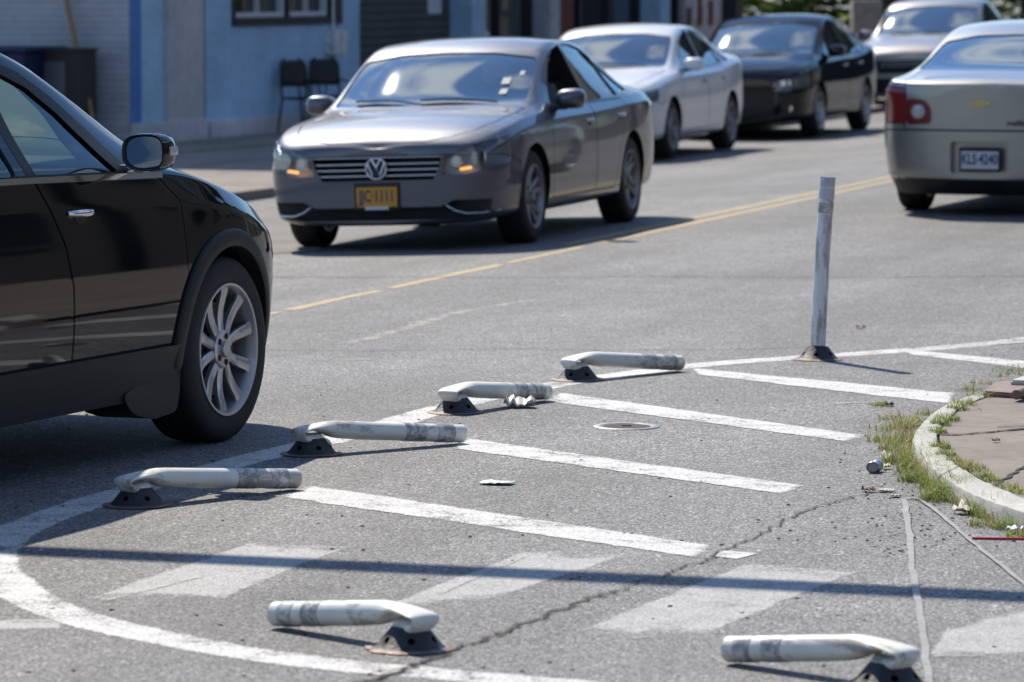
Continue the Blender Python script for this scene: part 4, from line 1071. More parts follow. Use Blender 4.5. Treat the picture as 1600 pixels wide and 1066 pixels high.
def bumper_cuts_vw(car, sx, sy, sz):
    # lower intake, grille opening, lamp openings
    gr = [(-.475, .662), (-.462, .60), (-.41, .505), (.41, .505), (.462, .60), (.475, .662)]
    car.cut(car.P([gr], 'yz', -.1, .105, 3))
    lo = [(-.86, .36), (-.56, .36), (-.46, .315), (.46, .315), (.56, .36), (.86, .36), (.82, .255), (.55, .225), (-.55, .225), (-.82, .255)]
    car.cut(car.P([lo], 'yz', -.1, .15, 3))
    bm_ = [(-.2, .10), (-.2, .70), (.10, .668), (.30, .668), (.54, .60), (.52, .10)]
    lamp = [(.490, .655), (.475, .545), (.60, .538), (.72, .555), (.85, .60), (1.0, .645), (1.0, .83), (.86, .785), (.66, .728)]
    ln = []
    for sg in (1, -1):
        p = [(y*sg, z) for y, z in lamp]
        cav = car.P([inset(p, .004)], 'yz', -.2, .52, 3); ln.append((sg, p))
        lens_src = car.skin('headlight', [p], 'yz', -.2, .52, M['lens'], -.003)
        car.me = bool_(car.me, lampcav(car, p, .52))
        hb = lens_src
        # reflectors
        b = MB()
        for (y, z, r, dx) in ((.575, .628, .042, .075), (.725, .655, .056, .17)):
            b = MB(); c = car.front(y*sg, z); b.tube([c+Vector((-.035, 0, 0)), c+Vector((-.050, 0, 0)), c+Vector((-.085, 0, 0))], [r, r*.85, r*.3], 24); b.build('reflector', M['reflector'], hb, sm=40)
        b = MB(); c = car.front(.575*sg, .635); b.tube([c+Vector((-.028, 0, 0)), c+Vector((-.04, 0, 0))], .028, 20); b.build('projector', M['chrome'], hb, sm=40)
        b = MB(); b.tube([car.front((.60+.08*t)*sg, .572+.012*t)+Vector((-.03, 0, 0)) for t in (0, .5, 1)], .011, 10); b.build('turn_lamp', M['amberlit'], hb, sm=50)
        b = MB(); q = [car.side(x, z, sg, -.004) for x, z in ((.36, .66), (.43, .675), (.45, .735), (.40, .735))]; b.face(q); b.build('side_marker', M['amber'], hb)
    o = car.panel('front_bumper', [bm_], 'xz', -1.3, 1.3, .006)
    # grille bars, emblem
    b = MB()
    for z in (.622, .580, .538):
        b.tube([car.front(y, z, -.012)+Vector((-.004, 0, 0)) for y in [-.455+i*.07 for i in range(14)]], .0085, 8)
    b.tube([car.front(y, .668, .002) for y in [-.46+i*.0657 for i in range(15)]], .005, 8)
    b.mi = 1; b.box((-.11, 0, .58), (.01, .90, .17))
    g = b.build('grille', [M['satin'], M['well']], car.root, sm=50)
    c = car.front(0, .592, .0)+Vector((.008, 0, 0)); b = MB(); E_ = 1.28
    def emb(pts, r): b.tube([c+Vector((0, y*E_, z*E_)) for y, z in pts], r*1.2, 8, flatz=1.)
    emb([(.058*math.sin(i*math.pi/16), .058*math.cos(i*math.pi/16)) for i in range(33)], .0062)
    emb([(-.024, .047), (.0, .006)], .006); emb([(.024, .047), (.0, .006)], .006)
    emb([(-.048, .028), (-.022, -.040), (0, .004)], .006); emb([(.048, .028), (.022, -.040), (0, .004)], .006)
    b.mi = 1; b.tube([c+Vector((-.012, 0, 0)), c+Vector((-.002, 0, 0))], .076, 32)
    b.build('emblem', [M['chrome'], M['black']], g, sm=40)
    # fog trims and intake mesh
    for sg in (1, -1):
        b = MB(); pts = [(.50, .325), (.56, .285), (.64, .262), (.74, .262), (.83, .275)]
        b.tube([car.front(y*sg, z, .004) for y, z in pts], .008, 8); b.build('fog_trim', M['satin'], o, sm=50)
    b = MB()
    for z in (.225, .25, .275, .30): b.tube([car.front(y, z, -.03) for y in [-.72+i*.12 for i in range(13)]], .005, 6)
    b.build('intake_mesh', M['black'], o)
    plate(car, car.front(0, .395, .014), FRONT, M['orange'], 'JJC·1111', M['navy'], M['black'], True)
def lampcav(car, p, x1, d=.10):
    """pocket behind a lamp lens: follows the body skin at a depth of about d"""
    b = MB(); b.mi = 4; g = inset(p, .003); n = len(g)
    cy = sum(q[0] for q in g)/n; cz = sum(q[1] for q in g)/n
    def dep(y, z):
        h = car.bvh.ray_cast(Vector((1, y, z)), Vector((-1, 0, 0)))
        return min(max(h[0].x-d, -x1), .0) if h[0] else -x1
    A = [b.bm.verts.new((.3, y, z)) for y, z in g]; B = [b.bm.verts.new((dep(y*.985, z), y, z)) for y, z in g]; c = b.bm.verts.new((dep(cy, cz), cy, cz))
    b.bm.faces.new(A)
    for i in range(n):
        k = (i+1) % n; b.bm.faces.new((A[k], A[i], B[i], B[k])); b.bm.faces.new((B[k], B[i], c))
    for f in b.bm.faces: f.material_index = 4
    return b.mesh('cav', car.mats)
def plate(car, c, mtx, mat, txt, tmat, frame, bottom=False):
    sgn = 1 if mtx is FRONT else -1
    b = MB(); b.box((c.x-sgn*.004, 0, c.z), (.010, .335, .19), bev=.006)
    fr = b.build('license_plate', frame, car.root, sm=30)
    b = MB(); b.box((c.x+sgn*.0022, 0, c.z-.004), (.003, .300, .140), bev=.001); b.build('plate_face', mat, fr)
    me = text_mesh(txt, .082, tmat, .0008, .66); me.transform(Matrix.Translation((c.x+sgn*.0052, 0, c.z)) @ mtx); mesh_obj('plate_text', me, fr)
    if bottom:
        b = MB(); b.box((c.x+sgn*.006, 0, c.z-.082), (.006, .175, .024), bev=.002); b.build('plate_strip', M['whiteplate'], fr)
    return fr

M['grey_paint'] = carpaint('blue grey metallic paint', (.105, .112, .14), .9, .46, .03)
M['white_paint'] = carpaint('white car paint', (.82, .82, .84), .0, .35, .06, (.3, .27, .24))
M['black_paint'] = carpaint('black car paint', (.005, .006, .009), .0, .3, .06, (.08,.07,.06), spec=.0)
M['gold_paint'] = carpaint('champagne metallic paint', (.36, .345, .32), .75, .34, .08)
M['silver_paint'] = carpaint('pale bronze paint', (.36, .33, .32), .7, .32, .2)
M['suv_paint'] = carpaint('glossy black paint', (.004, .005, .007), .0, .3, .03, (.05, .044, .04), spec=.0)

vw = sedan('sedan_car', (4.87, 1.835, 1.487), M['grey_paint'], 3, 'five_pair', dict(ax=(.93, 3.735, .335), front=bumper_cuts_vw, open=True, rim=.23, stickers=((.52, 1.07, .10, .035), (.50, 1.14, .12, .045), (.60, 1.20, .06, .03), (.55, 1.34, .07, .03), (-.55, 1.36, .06, .02))),
    label='blue grey metallic sedan with an orange front plate crossing the far lane', cat='car')
place(vw, (840, 379), .93, .9, R(196), R(1.9))

# the other cars of the far lane
def front_generic(lamp, low, grille=None, lowmat=3, fog=None, amber=False, plate_txt=None):
    def f(car, sx, sy, sz):
        T = lambda p: [(y*sy, z*sz) for y, z in p]
        car.cut(car.P([T(low)], 'yz', -.1, .14, lowmat))
        if grille: car.cut(car.P([T(grille)], 'yz', -.1, .10, 3))
        for sg in (1, -1):
            p = [(y*sg, z) for y, z in T(lamp)]
            o = car.skin('headlight', [p], 'yz', -.2, .60, M['lens'], -.003); car.me = bool_(car.me, lampcav(car, p, .60))
            c0 = Vector(lamp[1]).lerp(Vector(lamp[-3]), .35); 
            for t, r in ((.32, .040), (.62, .045)):
                yc = .52*(1-t)+.86*t; zc = sum(z for y, z in lamp)/len(lamp)+.03*(t-.3)
                b = MB(); c = car.front(yc*sy*sg, zc*sz); b.tube([c+Vector((-.035, 0, 0)), c+Vector((-.06, 0, 0)), c+Vector((-.085, 0, 0))], [r, r*.85, r*.3], 20); b.build('reflector', M['reflector'], o, sm=40)
            if amber: b = MB(); q = [car.side(x, z*sz, sg, -.004) for x, z in ((.38, .66), (.45, .68), (.46, .73), (.42, .73))]; b.face(q); b.build('side_marker', M['amber'], o)
        o = car.panel('front_bumper', [[(-.2, .10), (-.2, .66*sz), (.10, .64*sz), (.30, .64*sz), (.54, .60*sz), (.50, .10)]], 'xz', -1.3, 1.3, .006)
        g = MB()
        for z in ((.60, .64) if grille else ()): g.tube([car.front(y*sy, z*sz, -.010) for y in [-.40+i*.08 for i in range(11)]], .007, 8)
        if grille: g.build('grille', M['satin'], car.root, sm=50)
        if fog:
            for sg in (1, -1):
                b = MB(); c = car.front(.70*sg*sy, fog*sz); b.tube([c+Vector((-.03, 0, 0)), c+Vector((-.004, 0, 0))], .042, 20); b.build('fog_lamp', M['reflector'], o, sm=40)
        b = MB()
        for z in (.27, .31, .35): b.tube([car.front(y*sy, z*sz, -.03) for y in [-.60+i*.12 for i in range(11)]], .006, 6)
        b.build('intake_mesh', M['black'], o)
    return f
lamp1 = [(.56, .62), (.54, .575), (.70, .585), (.86, .64), (1.0, .70), (1.0, .80), (.86, .765), (.70, .70)]
low1 = [(-.70, .42), (.70, .42), (.62, .23), (-.62, .23)]
wh = sedan('sedan_car', (4.75, 1.82, 1.515), M['white_paint'], 2, 'five_pair', dict(tail=.07, ax=(.95, 3.72, .325), front=front_generic(lamp1, low1), mirpaint=M['white_paint'], hood=True),
    label='white sedan waiting behind the blue grey sedan', cat='car')
place(wh, (1054, 250), .95, .89, R(196.5), R(1.9))
low2 = [(-.55, .63), (.55, .63), (.50, .26), (-.50, .26)]
bk = sedan('sedan_car', (4.80, 1.83, 1.575), M['black_paint'], 2, 'five_light', dict(tail=.05, ax=(.96, 3.70, .33), front=front_generic([(.50, .66), (.52, .57), (.70, .575), (.86, .60), (1.0, .66), (1.0, .77), (.86, .74), (.70, .71)], low2, fog=.36), rim=.232),
    label='black sedan with a rear spoiler behind the white sedan', cat='car')
b = MB(); b.prism([(-4.10, 1.235), (-4.02, 1.245), (-4.02, 1.225), (-4.34, 1.20), (-4.36, 1.225)], -.66, .66, 'xz') if False else None
rows = []
for i in range(15):
    y = -.64+i*1.28/14; a = abs(y)/.64; zz = 1.285-.10*max(a-.82, 0)/.18; rows.append([(-4.26-.05*a, y, zz+.012), (-4.34, y, zz+.026), (-4.52, y, zz+.034), (-4.52, y, zz+.016), (-4.32, y, zz)])
b.grid(rows, closed=True, cap=True)
for sg in (1, -1): b.box((-4.34, sg*.60, 1.20), (.16, .03, .18), bev=.01)
b.build('spoiler', M['black_paint'], bk.root, sm=40)
place(bk, (1284, 215), .96, .90, R(197), R(1.9))
br = sedan('large_car', (5.15, 2.0, 1.74), M['silver_paint'], 2, 'five', dict(ax=(.95, 3.75, .35), front=front_generic([(.50, .67), (.52, .60), (.70, .60), (.86, .63), (1.0, .66), (1.0, .80), (.86, .76), (.70, .72)], [(-.60, .44), (.60, .44), (.56, .24), (-.56, .24)], grille=[(-.50, .675), (.50, .675), (.42, .50), (-.42, .50)])),
    label='tall pale bronze car at the back of the queue, partly behind the champagne sedan', cat='car')
place(br, (1534, 172), .95, .95, R(197), R(1.9))

# champagne sedan seen from behind
def back_champ(car, sx, sy, sz):
    def half(sg):
        S = lambda p: [(y*sg*sy, z*sz) for y, z in p]
        outer_ = S([(.620, .705), (.620, .975), (.74, .995), (1.0, 1.00), (1.0, .705)]); inner_ = S([(.612, .700), (.612, .895), (.47, .885), (.425, .85), (.405, .79), (.41, .71)])
        for nm, p, x0 in (('taillight', rounded(outer_, .02, 3), 4.40*sx), ('taillight', rounded(inner_, .03, 3), 4.5*sx)):
            o = car.skin(nm, [inset(p, -.002)], 'yz', x0, 5.1*sx, M['redlens'], -.004)
            o.data.normals_split_custom_set([tuple(c.vector) for c in o.data.corner_normals])
            car.me = bool_(car.me, tailcav(car, p, x0, .03))
            if p is not None and nm and x0 > 4.45*sx:
                c = car.back(.515*sg*sy, .80*sz, .002); b = MB()
                b.tube([c+Vector((.02, 0, 0)), c+Vector((-.002, 0, 0)), c+Vector((-.006, 0, 0))], [.062, .062, .054], 28); b.build('reverse_lens', M['clearlens'], o, sm=30)
                b = MB(); q = [Vector((c.x-.006, c.y+.06*math.cos(a*math.pi/14), c.z+.06*math.sin(a*math.pi/14))) for a in range(29)]; b.tube(q, .006, 8, cap=False); b.build('lens_ring', M['redlens'], o, sm=60)
    for sg in (1, -1): half(sg)
    # dark underside of the bumper, plate pocket
    pk = [(-.24, .33), (-.24, .575), (.24, .575), (.24, .33)]; car.cut(car.P([rounded([(y, z*sz) for y, z in pk], .03, 3)], 'yz', 4.78*sx, 5.2, 0))
    o = car.panel('rear_bumper', [[(5.2, .10), (5.2, .66*sz), (4.70*sx, .655*sz), (4.45*sx, .675*sz), (4.12*sx, .56*sz), (4.10*sx, .10)]], 'xz', -1.3, 1.3, .010)
    lid = [(4.09*sx, .0), (4.11*sx, .55), (4.30*sx, .635), (4.55*sx, .625), (5.2, .62)]
    lid = lid+[(x, -y) for x, y in lid[::-1]][:-1]
    t = car.panel('trunk_lid', [lid], 'xy', .665*sz, 1.3, .008)
def tailcav(car, p, x0, d):
    b = MB(); b.mi = 3; g = inset(p, .003); n = len(g)
    def dep(y, z):
        h = car.bvh.ray_cast(Vector((-7, y, z)), Vector((1, 0, 0)))
        return max(min(h[0].x+d, -x0+.0), -5.2) if h[0] else -x0
    A = [b.bm.verts.new((-5.4, y, z)) for y, z in g]; B = [b.bm.verts.new((dep(y*.99, z), y, z)) for y, z in g]
    cy = sum(q[0] for q in g)/n; cz = sum(q[1] for q in g)/n; c = b.bm.verts.new((dep(cy, cz), cy, cz))
    b.bm.faces.new(A[::-1])
    for i in range(n):
        k = (i+1) % n; b.bm.faces.new((A[i], A[k], B[k], B[i])); b.bm.faces.new((B[i], B[k], c))
    for f in b.bm.faces: f.material_index = 3
    return b.mesh('cav', car.mats)
mb = sedan('sedan_car', (4.87, 1.80, 1.545), M['gold_paint'], 3, 'five', dict(ax=(.95, 3.80, .325), backf=back_champ, deck=.8, tail=.045, hood=False),
    label='champagne sedan driving away on the right, seen from behind', cat='car')
# valance, lip, plate, badge, lettering, antenna
b = MB(); rows = []
for z, o_ in ((.30, .006), (.29, .012), (.20, .0), (.17, -.03)):
    rows.append([mb.back(y, max(z, .27), o_)+Vector((0, 0, z-max(z, .27))) for y in [-.80+i*.1 for i in range(17)]])
b.grid(rows); b.build('rear_valance', M['black'], mb.root, sm=50)
fr = plate(mb, mb.back(0, .455, -.008)+Vector((-.012, 0, 0)), BACK, M['whiteplate'], 'KLS·4240', M['navy'], M['black'])
b = MB(); c = mb.back(0, .90, .006); b.prism([(y, z+c.z) for y, z in [(-.085, -.014), (-.085, .014), (-.032, .014), (-.032, .026), (.032, .026), (.032, .014), (.085, .014), (.085, -.014), (.032, -.014), (.032, -.026), (-.032, -.026), (-.032, -.014)]], c.x-.004, c.x+.006, 'yz'); b.build('emblem', M['gold'], mb.root)
me = text_mesh('malibu', .045, M['black'], .002, 1.05); c = mb.back(-.30, .745, .004); me.transform(Matrix.Translation(c) @ BACK); mesh_obj('lettering', me, mb.root)
b = MB(); c = mb.top(3.32, -.36, 0); b.tube([c, c+Vector((-.004, 0, .02))], [.018, .010], 10); b.tube([c+Vector((-.004, 0, .01)), c+Vector((-.05, 0, .17))], .008, 8); b.build('antenna', M['black'], mb.root, sm=50)
place(mb, (1415, 326), 3.80, .86, R(19))

# ---------------------------------------------------------------- near black SUV
def suv():
    L, W, H_ = 5.10, 1.936, 1.745
    car = CarB(suv_table(), 3, (L, W, H_), M['suv_paint'], 'suv_car', label='glossy black SUV with silver wheels, cut by the left edge of the picture', cat='car')
    b = MB(); b.mi = 2
    def ring(z, x0, x1, y): return [(-x0, y, z), (-x0, -y, z), (-x1, -y, z), (-x1, y, z)]
    b.grid([ring(.50, 1.65, 4.7, .80), ring(1.05, 1.6, 4.7, .83), ring(1.14, 1.78, 4.65, .82), ring(1.59, 2.45, 4.3, .57)], closed=True, cap=True)
    car.cut(b.mesh('cabin', car.mats))
    wins = [[(1.86, 1.135), (1.97, 1.26), (2.08, 1.365), (2.24, 1.465), (2.42, 1.525), (2.52, 1.54), (2.53, 1.15)],
            [(2.68, 1.155), (2.66, 1.55), (3.0, 1.565), (3.45, 1.56), (3.60, 1.18)], [(3.70, 1.19), (3.56, 1.55), (4.1, 1.52), (4.45, 1.40), (4.50, 1.24)]]
    wins = [rounded(q, .02, 3) for q in wins]
    car.cut(car.P([inset(q, .008) for q in wins], 'xz', -1.3, 1.3, 3))
    ws = rounded(mono([(.735, 1.155), (.71, 1.32), (.675, 1.47), (.64, 1.555), (.36, 1.605), (.0, 1.615)]), .03, 2)
    car.cut(car.P([ws], 'yz', .95, 2.45, 3))
    rw = rounded(mono([(.66, 1.20), (.62, 1.36), (.58, 1.48), (.0, 1.52)]), .04, 2); car.cut(car.P([rw], 'yz', 4.4, 5.2, 3))
    b = MB(); b.mi = 1
    for ax in (.955, 3.83):
        for sg in (1, -1): b.prism([(-ax+.425*math.cos(a*math.pi/32), .375+.425*math.sin(a*math.pi/32)) for a in range(64)], sg*.56, sg*1.3, 'xz')
    car.cut(b.mesh('wells', car.mats))
    for sg in (1, -1):
        p = [(y*sg, z) for y, z in ((.44, .70), (.46, .63), (.72, .63), (1.1, .67), (1.1, .82), (.78, .82), (.60, .78))]
        o = car.skin('headlight', [p], 'yz', -.2, .46, M['lens'], -.003); car.me = bool_(car.me, lampcav(car, p, .46))
        b = MB(); c = car.front(.62*sg, .70); b.tube([c+Vector((-.03, 0, 0)), c+Vector((-.09, 0, 0))], [.055, .02], 20); b.build('reflector', M['reflector'], o, sm=40)
    car.cut(car.P([[(-.40, .64), (.40, .64), (.34, .38), (-.34, .38)]], 'yz', -.1, .12, 3))
    car.panel('front_bumper', [[(-.2, .10), (-.2, .69), (.20, .68), (.36, .63), (.475, .57), (.53, .47), (.54, .10)]], 'xz', -1.3, 1.3, .005)
    hood = [(.19, .0), (.21, .36), (.32, .60), (.62, .755), (1.0, .825), (1.27, .835), (1.20, .45), (1.16, 0)]
    car.panel('hood', [hood+[(x, -y) for x, y in hood[-2:0:-1]]], 'xy', .82, 1.4, .006)
    doors = [[(1.355, .34), (1.335, .60), (1.37, 1.0), (1.50, 1.085), (1.60, 1.115), (2.53, 1.13), (2.44, .98), (2.31, .86), (2.295, .34)], [(2.31, .34), (2.325, .86), (2.455, .98), (2.545, 1.13), (3.70, 1.15), (3.62, .95), (3.38, .66), (3.30, .34)]]
    doors = [[(1.355, .34), (1.335, .60), (1.37, 1.0), (1.55, 1.115), (2.545, 1.135), (2.46, 1.02), (2.36, .88), (2.31, .72), (2.30, .34)],
             [(2.308, .34), (2.318, .72), (2.368, .88), (2.468, 1.02), (2.553, 1.135), (3.70, 1.15), (3.62, .95), (3.38, .66), (3.30, .34)]]
    for i, d in enumerate(doors):
        for sg in (-1, 1):
            o = car.panel('door', [d], 'xz', *((.82, 1.2) if sg > 0 else (-1.2, -.82)), gap=.0055)
            handle(car, (2.225 if i == 0 else 3.30), (.995 if i == 0 else 1.01), sg, o, M['chrome'], .20)
    car.finish()
    for q in wins:
        for sg in (1, -1): car.skin('side_window', [inset(q, .006)], 'xz', *((.3, 1.3) if sg > 0 else (-1.3, -.3)), M['suvglass'], -.010)
    car.skin('windshield', [inset(ws, -.001)], 'yz', .95, 2.45, M['wind'], -.008); car.skin('rear_window', [inset(rw, -.001)], 'yz', 4.4, 5.2, M['rear'], -.008)
    for sg in (-1, 1):
        # black window surround, as on the pillars, and the belt moulding
        sur = [(1.72, 1.115), (1.90, 1.31), (2.06, 1.425), (2.26, 1.525), (2.46, 1.575), (2.60, 1.585), (2.60, 1.14)]
        o = car.skin('pillar_trim', [rounded(sur, .02, 3)], 'xz', *((.3, 1.3) if sg > 0 else (-1.3, -.3)), M['clad'], .0012)
        hole = [rounded(wins[0], .005, 1)]
        bm = bmesh.new(); bm.from_mesh(o.data)
        poly = wins[0]
        def inside(x, z):
            c = False; n = len(poly)
            for i in range(n):
                x1, z1 = poly[i]; x2, z2 = poly[(i+1) % n]
                if (z1 > z) != (z2 > z) and x < (x2-x1)*(z-z1)/(z2-z1)+x1: c = not c
            return c
        # cut along the glass edge, then drop what lies over the glass
        for i in range(len(poly)):
            (x1, z1), (x2, z2) = poly[i], poly[(i+1) % len(poly)]
            if math.hypot(x2-x1, z2-z1) < 1e-4: continue
            bmesh.ops.bisect_plane(bm, geom=list(bm.verts)+list(bm.edges)+list(bm.faces), plane_co=(-x1, 0, z1), plane_no=(-(z2-z1), 0, -(x2-x1)), dist=1e-5)
        bmesh.ops.delete(bm, geom=[f for f in bm.faces if inside(-f.calc_center_median().x, f.calc_center_median().z)], context='FACES')
        me = bpy.data.meshes.new('pillar_trim'); bm.to_mesh(me); bm.free(); me.materials.append(M['clad']); 
        for p in me.polygons: p.material_index = 0
        smooth(me, 60); o.data = me
        strip(car, 'belt_moulding', [(1.50, 1.108), (1.9, 1.117), (2.5, 1.13), (3.1, 1.14), (3.7, 1.155)], .022, M['chrome'], sg, car.root, .004, .006)
        strip(car, 'sill_cladding', [(1.385, .335), (2.0, .335), (2.8, .335), (3.30, .335)], .20, M['clad'], sg, car.root, .010, .010)
        for ax, a0, a1 in ((.955, -12, 196), (3.83, -12, 196)):
            b = MB(); rows = []
            for i in range(49):
                a = R(a0+(a1-a0)*i/48); row = []
                for rr, oo in ((.424, -.05), (.424, .016), (.432, .022), (.486, .018), (.494, .010), (.494, -.01)):
                    x = ax-rr*math.cos(a); z = .375+rr*math.sin(a); P_ = car.side(x, max(z, .30), sg, oo); P_.z = z; P_.x = -x; row.append(P_)
                rows.append(row)
            b.grid(rows, cap=False); b.build('arch_cladding', M['clad'], car.root, sm=50)
        b = MB(); q = [(1.35, .46), (1.365, .24), (1.39, .165), (1.60, .150), (1.78, .19), (1.86, .27), (1.70, .30), (1.48, .34)]
        b.prism([(-x, z) for x, z in rounded(q, .05, 4)], sg*.72, sg*.935, 'xz'); b.build('mud_flap', M['clad'], car.root, sm=40)
        mirror_part(car, 1.78, 1.19, sg, M['suv_paint'], w=.185, h=.148, dep=.16, out=.05, lens=True, foot=M['chrome'])
    sm = seat_mesh(M['cabin'])
    for x, y in ((2.55, .40), (2.55, -.40), (3.6, .40), (3.6, -.40)): o = mesh_obj('seat', sm, car.root); o.location = (-x, y, .45); o.scale = (1, 1, 1.0)
    steering(car.root, (-2.02, .40, 1.04)); b = MB(); b.box((-1.75, 0, 1.07), (.36, 1.50, .10), bev=.04); b.build('dashboard', M['cabin'], car.root, sm=40)
    car.wheels((.955, 3.83), .955, .3765, .245, 'ten', .268)
    return car
sv = suv(); place(sv, (350, 690), .955, -.93, R(22))

# ---------------------------------------------------------------- buildings of the far side
FA = gp(262, 236); FB_ = gp(435, 223); FD = Vector((math.sin(R(19.5)), math.cos(R(19.5)), 0)); FN = Vector((FD.y, -FD.x, 0))     # FN points to the road
GZ = -CROWN*4.15+.10                                                  # level of the far sidewalk
def ft(u, v=100, out=0.):
    """picture point -> (distance along the facade, height above the sidewalk) on the plane set forward by out"""
    d = ray(u, v); p0 = FA+FN*out; k = (p0-Vector((0, 0, 0))).dot(FN)/d.dot(FN); P = Vector((0, 0, CH))+d*k
    return (P-FA).dot(FD), P.z-GZ
FR = math.atan2(FD.y, FD.x)
def fx(b, t0, t1, z0, z1, y0, y1, mi=0, bev=0):
    """box on the facade: local x along it, local y into the building"""
    b.mi = mi; b.box(((t0+t1)/2, (y0+y1)/2, (z0+z1)/2), (abs(t1-t0), abs(y1-y0), z1-z0), bev=bev); b.mi = 0
W_ = {'blue': wall_mat('sky blue painted wall', (.44, .66, .86)), 'dblue': wall_mat('deep blue painted wall', (.12, .28, .60)), 'lblue': wall_mat('pale blue painted wall', (.48, .72, .88)),
      'tan': wall_mat('grey tan painted wall', (.62, .60, .58)), 'plinth': wall_mat('grey painted plinth', (.68, .68, .68), stain=.4), 'brick': wall_mat('whitewashed brick', (.56, .56, .58), True),
      'brown': wall_mat('brown painted base', (.20, .10, .06)), 'dark': wall_mat('dark shopfront', (.035, .035, .04)), 'shut': wall_mat('grey green shutter', (.085, .10, .10), stain=.2), 'red': wall_mat('brick red board', (.22, .06, .045)),
      'dbrick': wall_mat('dark brown brick', (.055, .052, .05), True), 'roof': plain('tar roof', (.05, .05, .05), .9)}
M['pane'] = glass('shop window glass', (.35, .40, .42), 1.5, dust=.08)
M['wframe'] = plain('white window frame', (.62, .64, .66), .5); M['dframe'] = plain('black window frame', (.02, .02, .025), .5)
tc = ft(203)[0]; tE = ft(562)[0]; HB = 8.1
bl = empty('painted_building', (FA.x, FA.y, GZ), FR, label='blue painted brick building with a pale plinth at the top left', cat='building')
b = MB(); zones = [(tc, ft(221)[0], 1, .0), (ft(221)[0], ft(256)[0], 2, .0), (ft(256)[0], ft(311)[0], 3, -.06), (ft(311)[0], ft(321)[0], 4, .10), (ft(321)[0], tE, 0, .0)]
wins = [(ft(362)[0], ft(532)[0], ft(360, 41)[1], 2.75), (ft(362)[0], ft(532)[0], 4.6, 6.2)]
for t0, t1, mi, y0 in zones:
    if mi != 0: fx(b, t0, t1, 0, HB, y0, .45, mi)
w0, w1, wz, wt = wins[0]
fx(b, zones[-1][0], w0, 0, HB, 0, .45); fx(b, w1, tE, 0, HB, 0, .45); fx(b, w0, w1, 0, wz, 0, .45); fx(b, w0, w1, wt, 4.6, 0, .45); fx(b, w0, w1, 6.2, HB, 0, .45)
b.build('wall', [W_['blue'], W_['dblue'], W_['lblue'], W_['tan'], W_['dark']], bl)
b = MB(); fx(b, tc-.02, tc+.28, 0, HB, .003, 9); bb_ = b.build('end_wall', W_['brick'], bl)
b = MB(); fx(b, tc-.03, tc, .0, .42, .47, 9); b.build('end_base', W_['brown'], bl)
b = MB(); fx(b, tc+.1, tE-.1, HB-.25, HB-.05, .5, 9); fx(b, tE-.28, tE-.02, 0, HB, .47, 9); fx(b, tc+.3, tE-.3, 0, HB, 8.7, 9); b.build('roof', W_['roof'], bl)
b = MB(); fx(b, tc-.01, ft(311)[0], .0, ft(290, 187)[1], -.12, -.003, bev=.012); fx(b, ft(321)[0], tE, .0, ft(380, 185)[1], -.07, -.003, bev=.012); b.build('plinth', W_['plinth'], bl, sm=30)
b = MB(); b.tube([(ft(316)[0], .02, .05), (ft(316)[0], .02, HB-.2)], .045, 12); b.build('drain_pipe', M['dalloy'], bl, sm=60)
for wi, (a, c, z0, z1) in enumerate(wins):
    b = MB(); fx(b, a, a+.08, z0, z1, -.03, .20); fx(b, c-.38, c, z0, z1, -.031, .20); fx(b, a, c, z0, z0+.09, -.035, .201); fx(b, a, c, z1-.08, z1, -.034, .2); fx(b, (a+c)/2-.05, (a+c)/2+.03, z0+.09, z1-.08, -.02, .12)
    f = b.build('window', M['dframe'], bl)
    b = MB()
    for p, q in ((a+.10, (a+c)/2-.07), ((a+c)/2+.06, c-.42)):
        fx(b, p, p+.07, z0+.10, z1-.1, .02, .10); fx(b, q-.07, q, z0+.10, z1-.1, .02, .10); fx(b, p, q, z0+.10, z0+.16, .021, .099); fx(b, (p+q)/2, (p+q)/2+.03, z0+.16, z1-.1, .03, .09)
    b.build('sash', M['wframe'], f)
    b = MB(); fx(b, a+.1, c-.4, z0+.1, z1-.1, .11, .118); b.build('pane', M['pane'], f)
    if wi == 0:
        b = MB()  # coloured strips stand in for an awning reflected in the pane
        for z, mi in ((z0+.24, 0), (z0+.32, 1), (z0+.42, 0), (z0+.52, 1)): fx(b, a+.25, (a+c)/2+.7, z, z+.06, .16, .17, mi)
        b.build('awning_reflection', [plain('reflected red', (.5, .08, .08), .8), M['wframe']], f)
q0, z0 = ft(507, 85); q1, z1 = ft(525, 46)
b = MB(); fx(b, q0, q1, z0, z1, -.16, -.002, bev=.01); b.tube([((q0+q1)/2, -.04, z1), ((q0+q1)/2, -.04, z1+1.6)], .02, 8); b.build('meter_box', M['tubeup'], bl, sm=40)

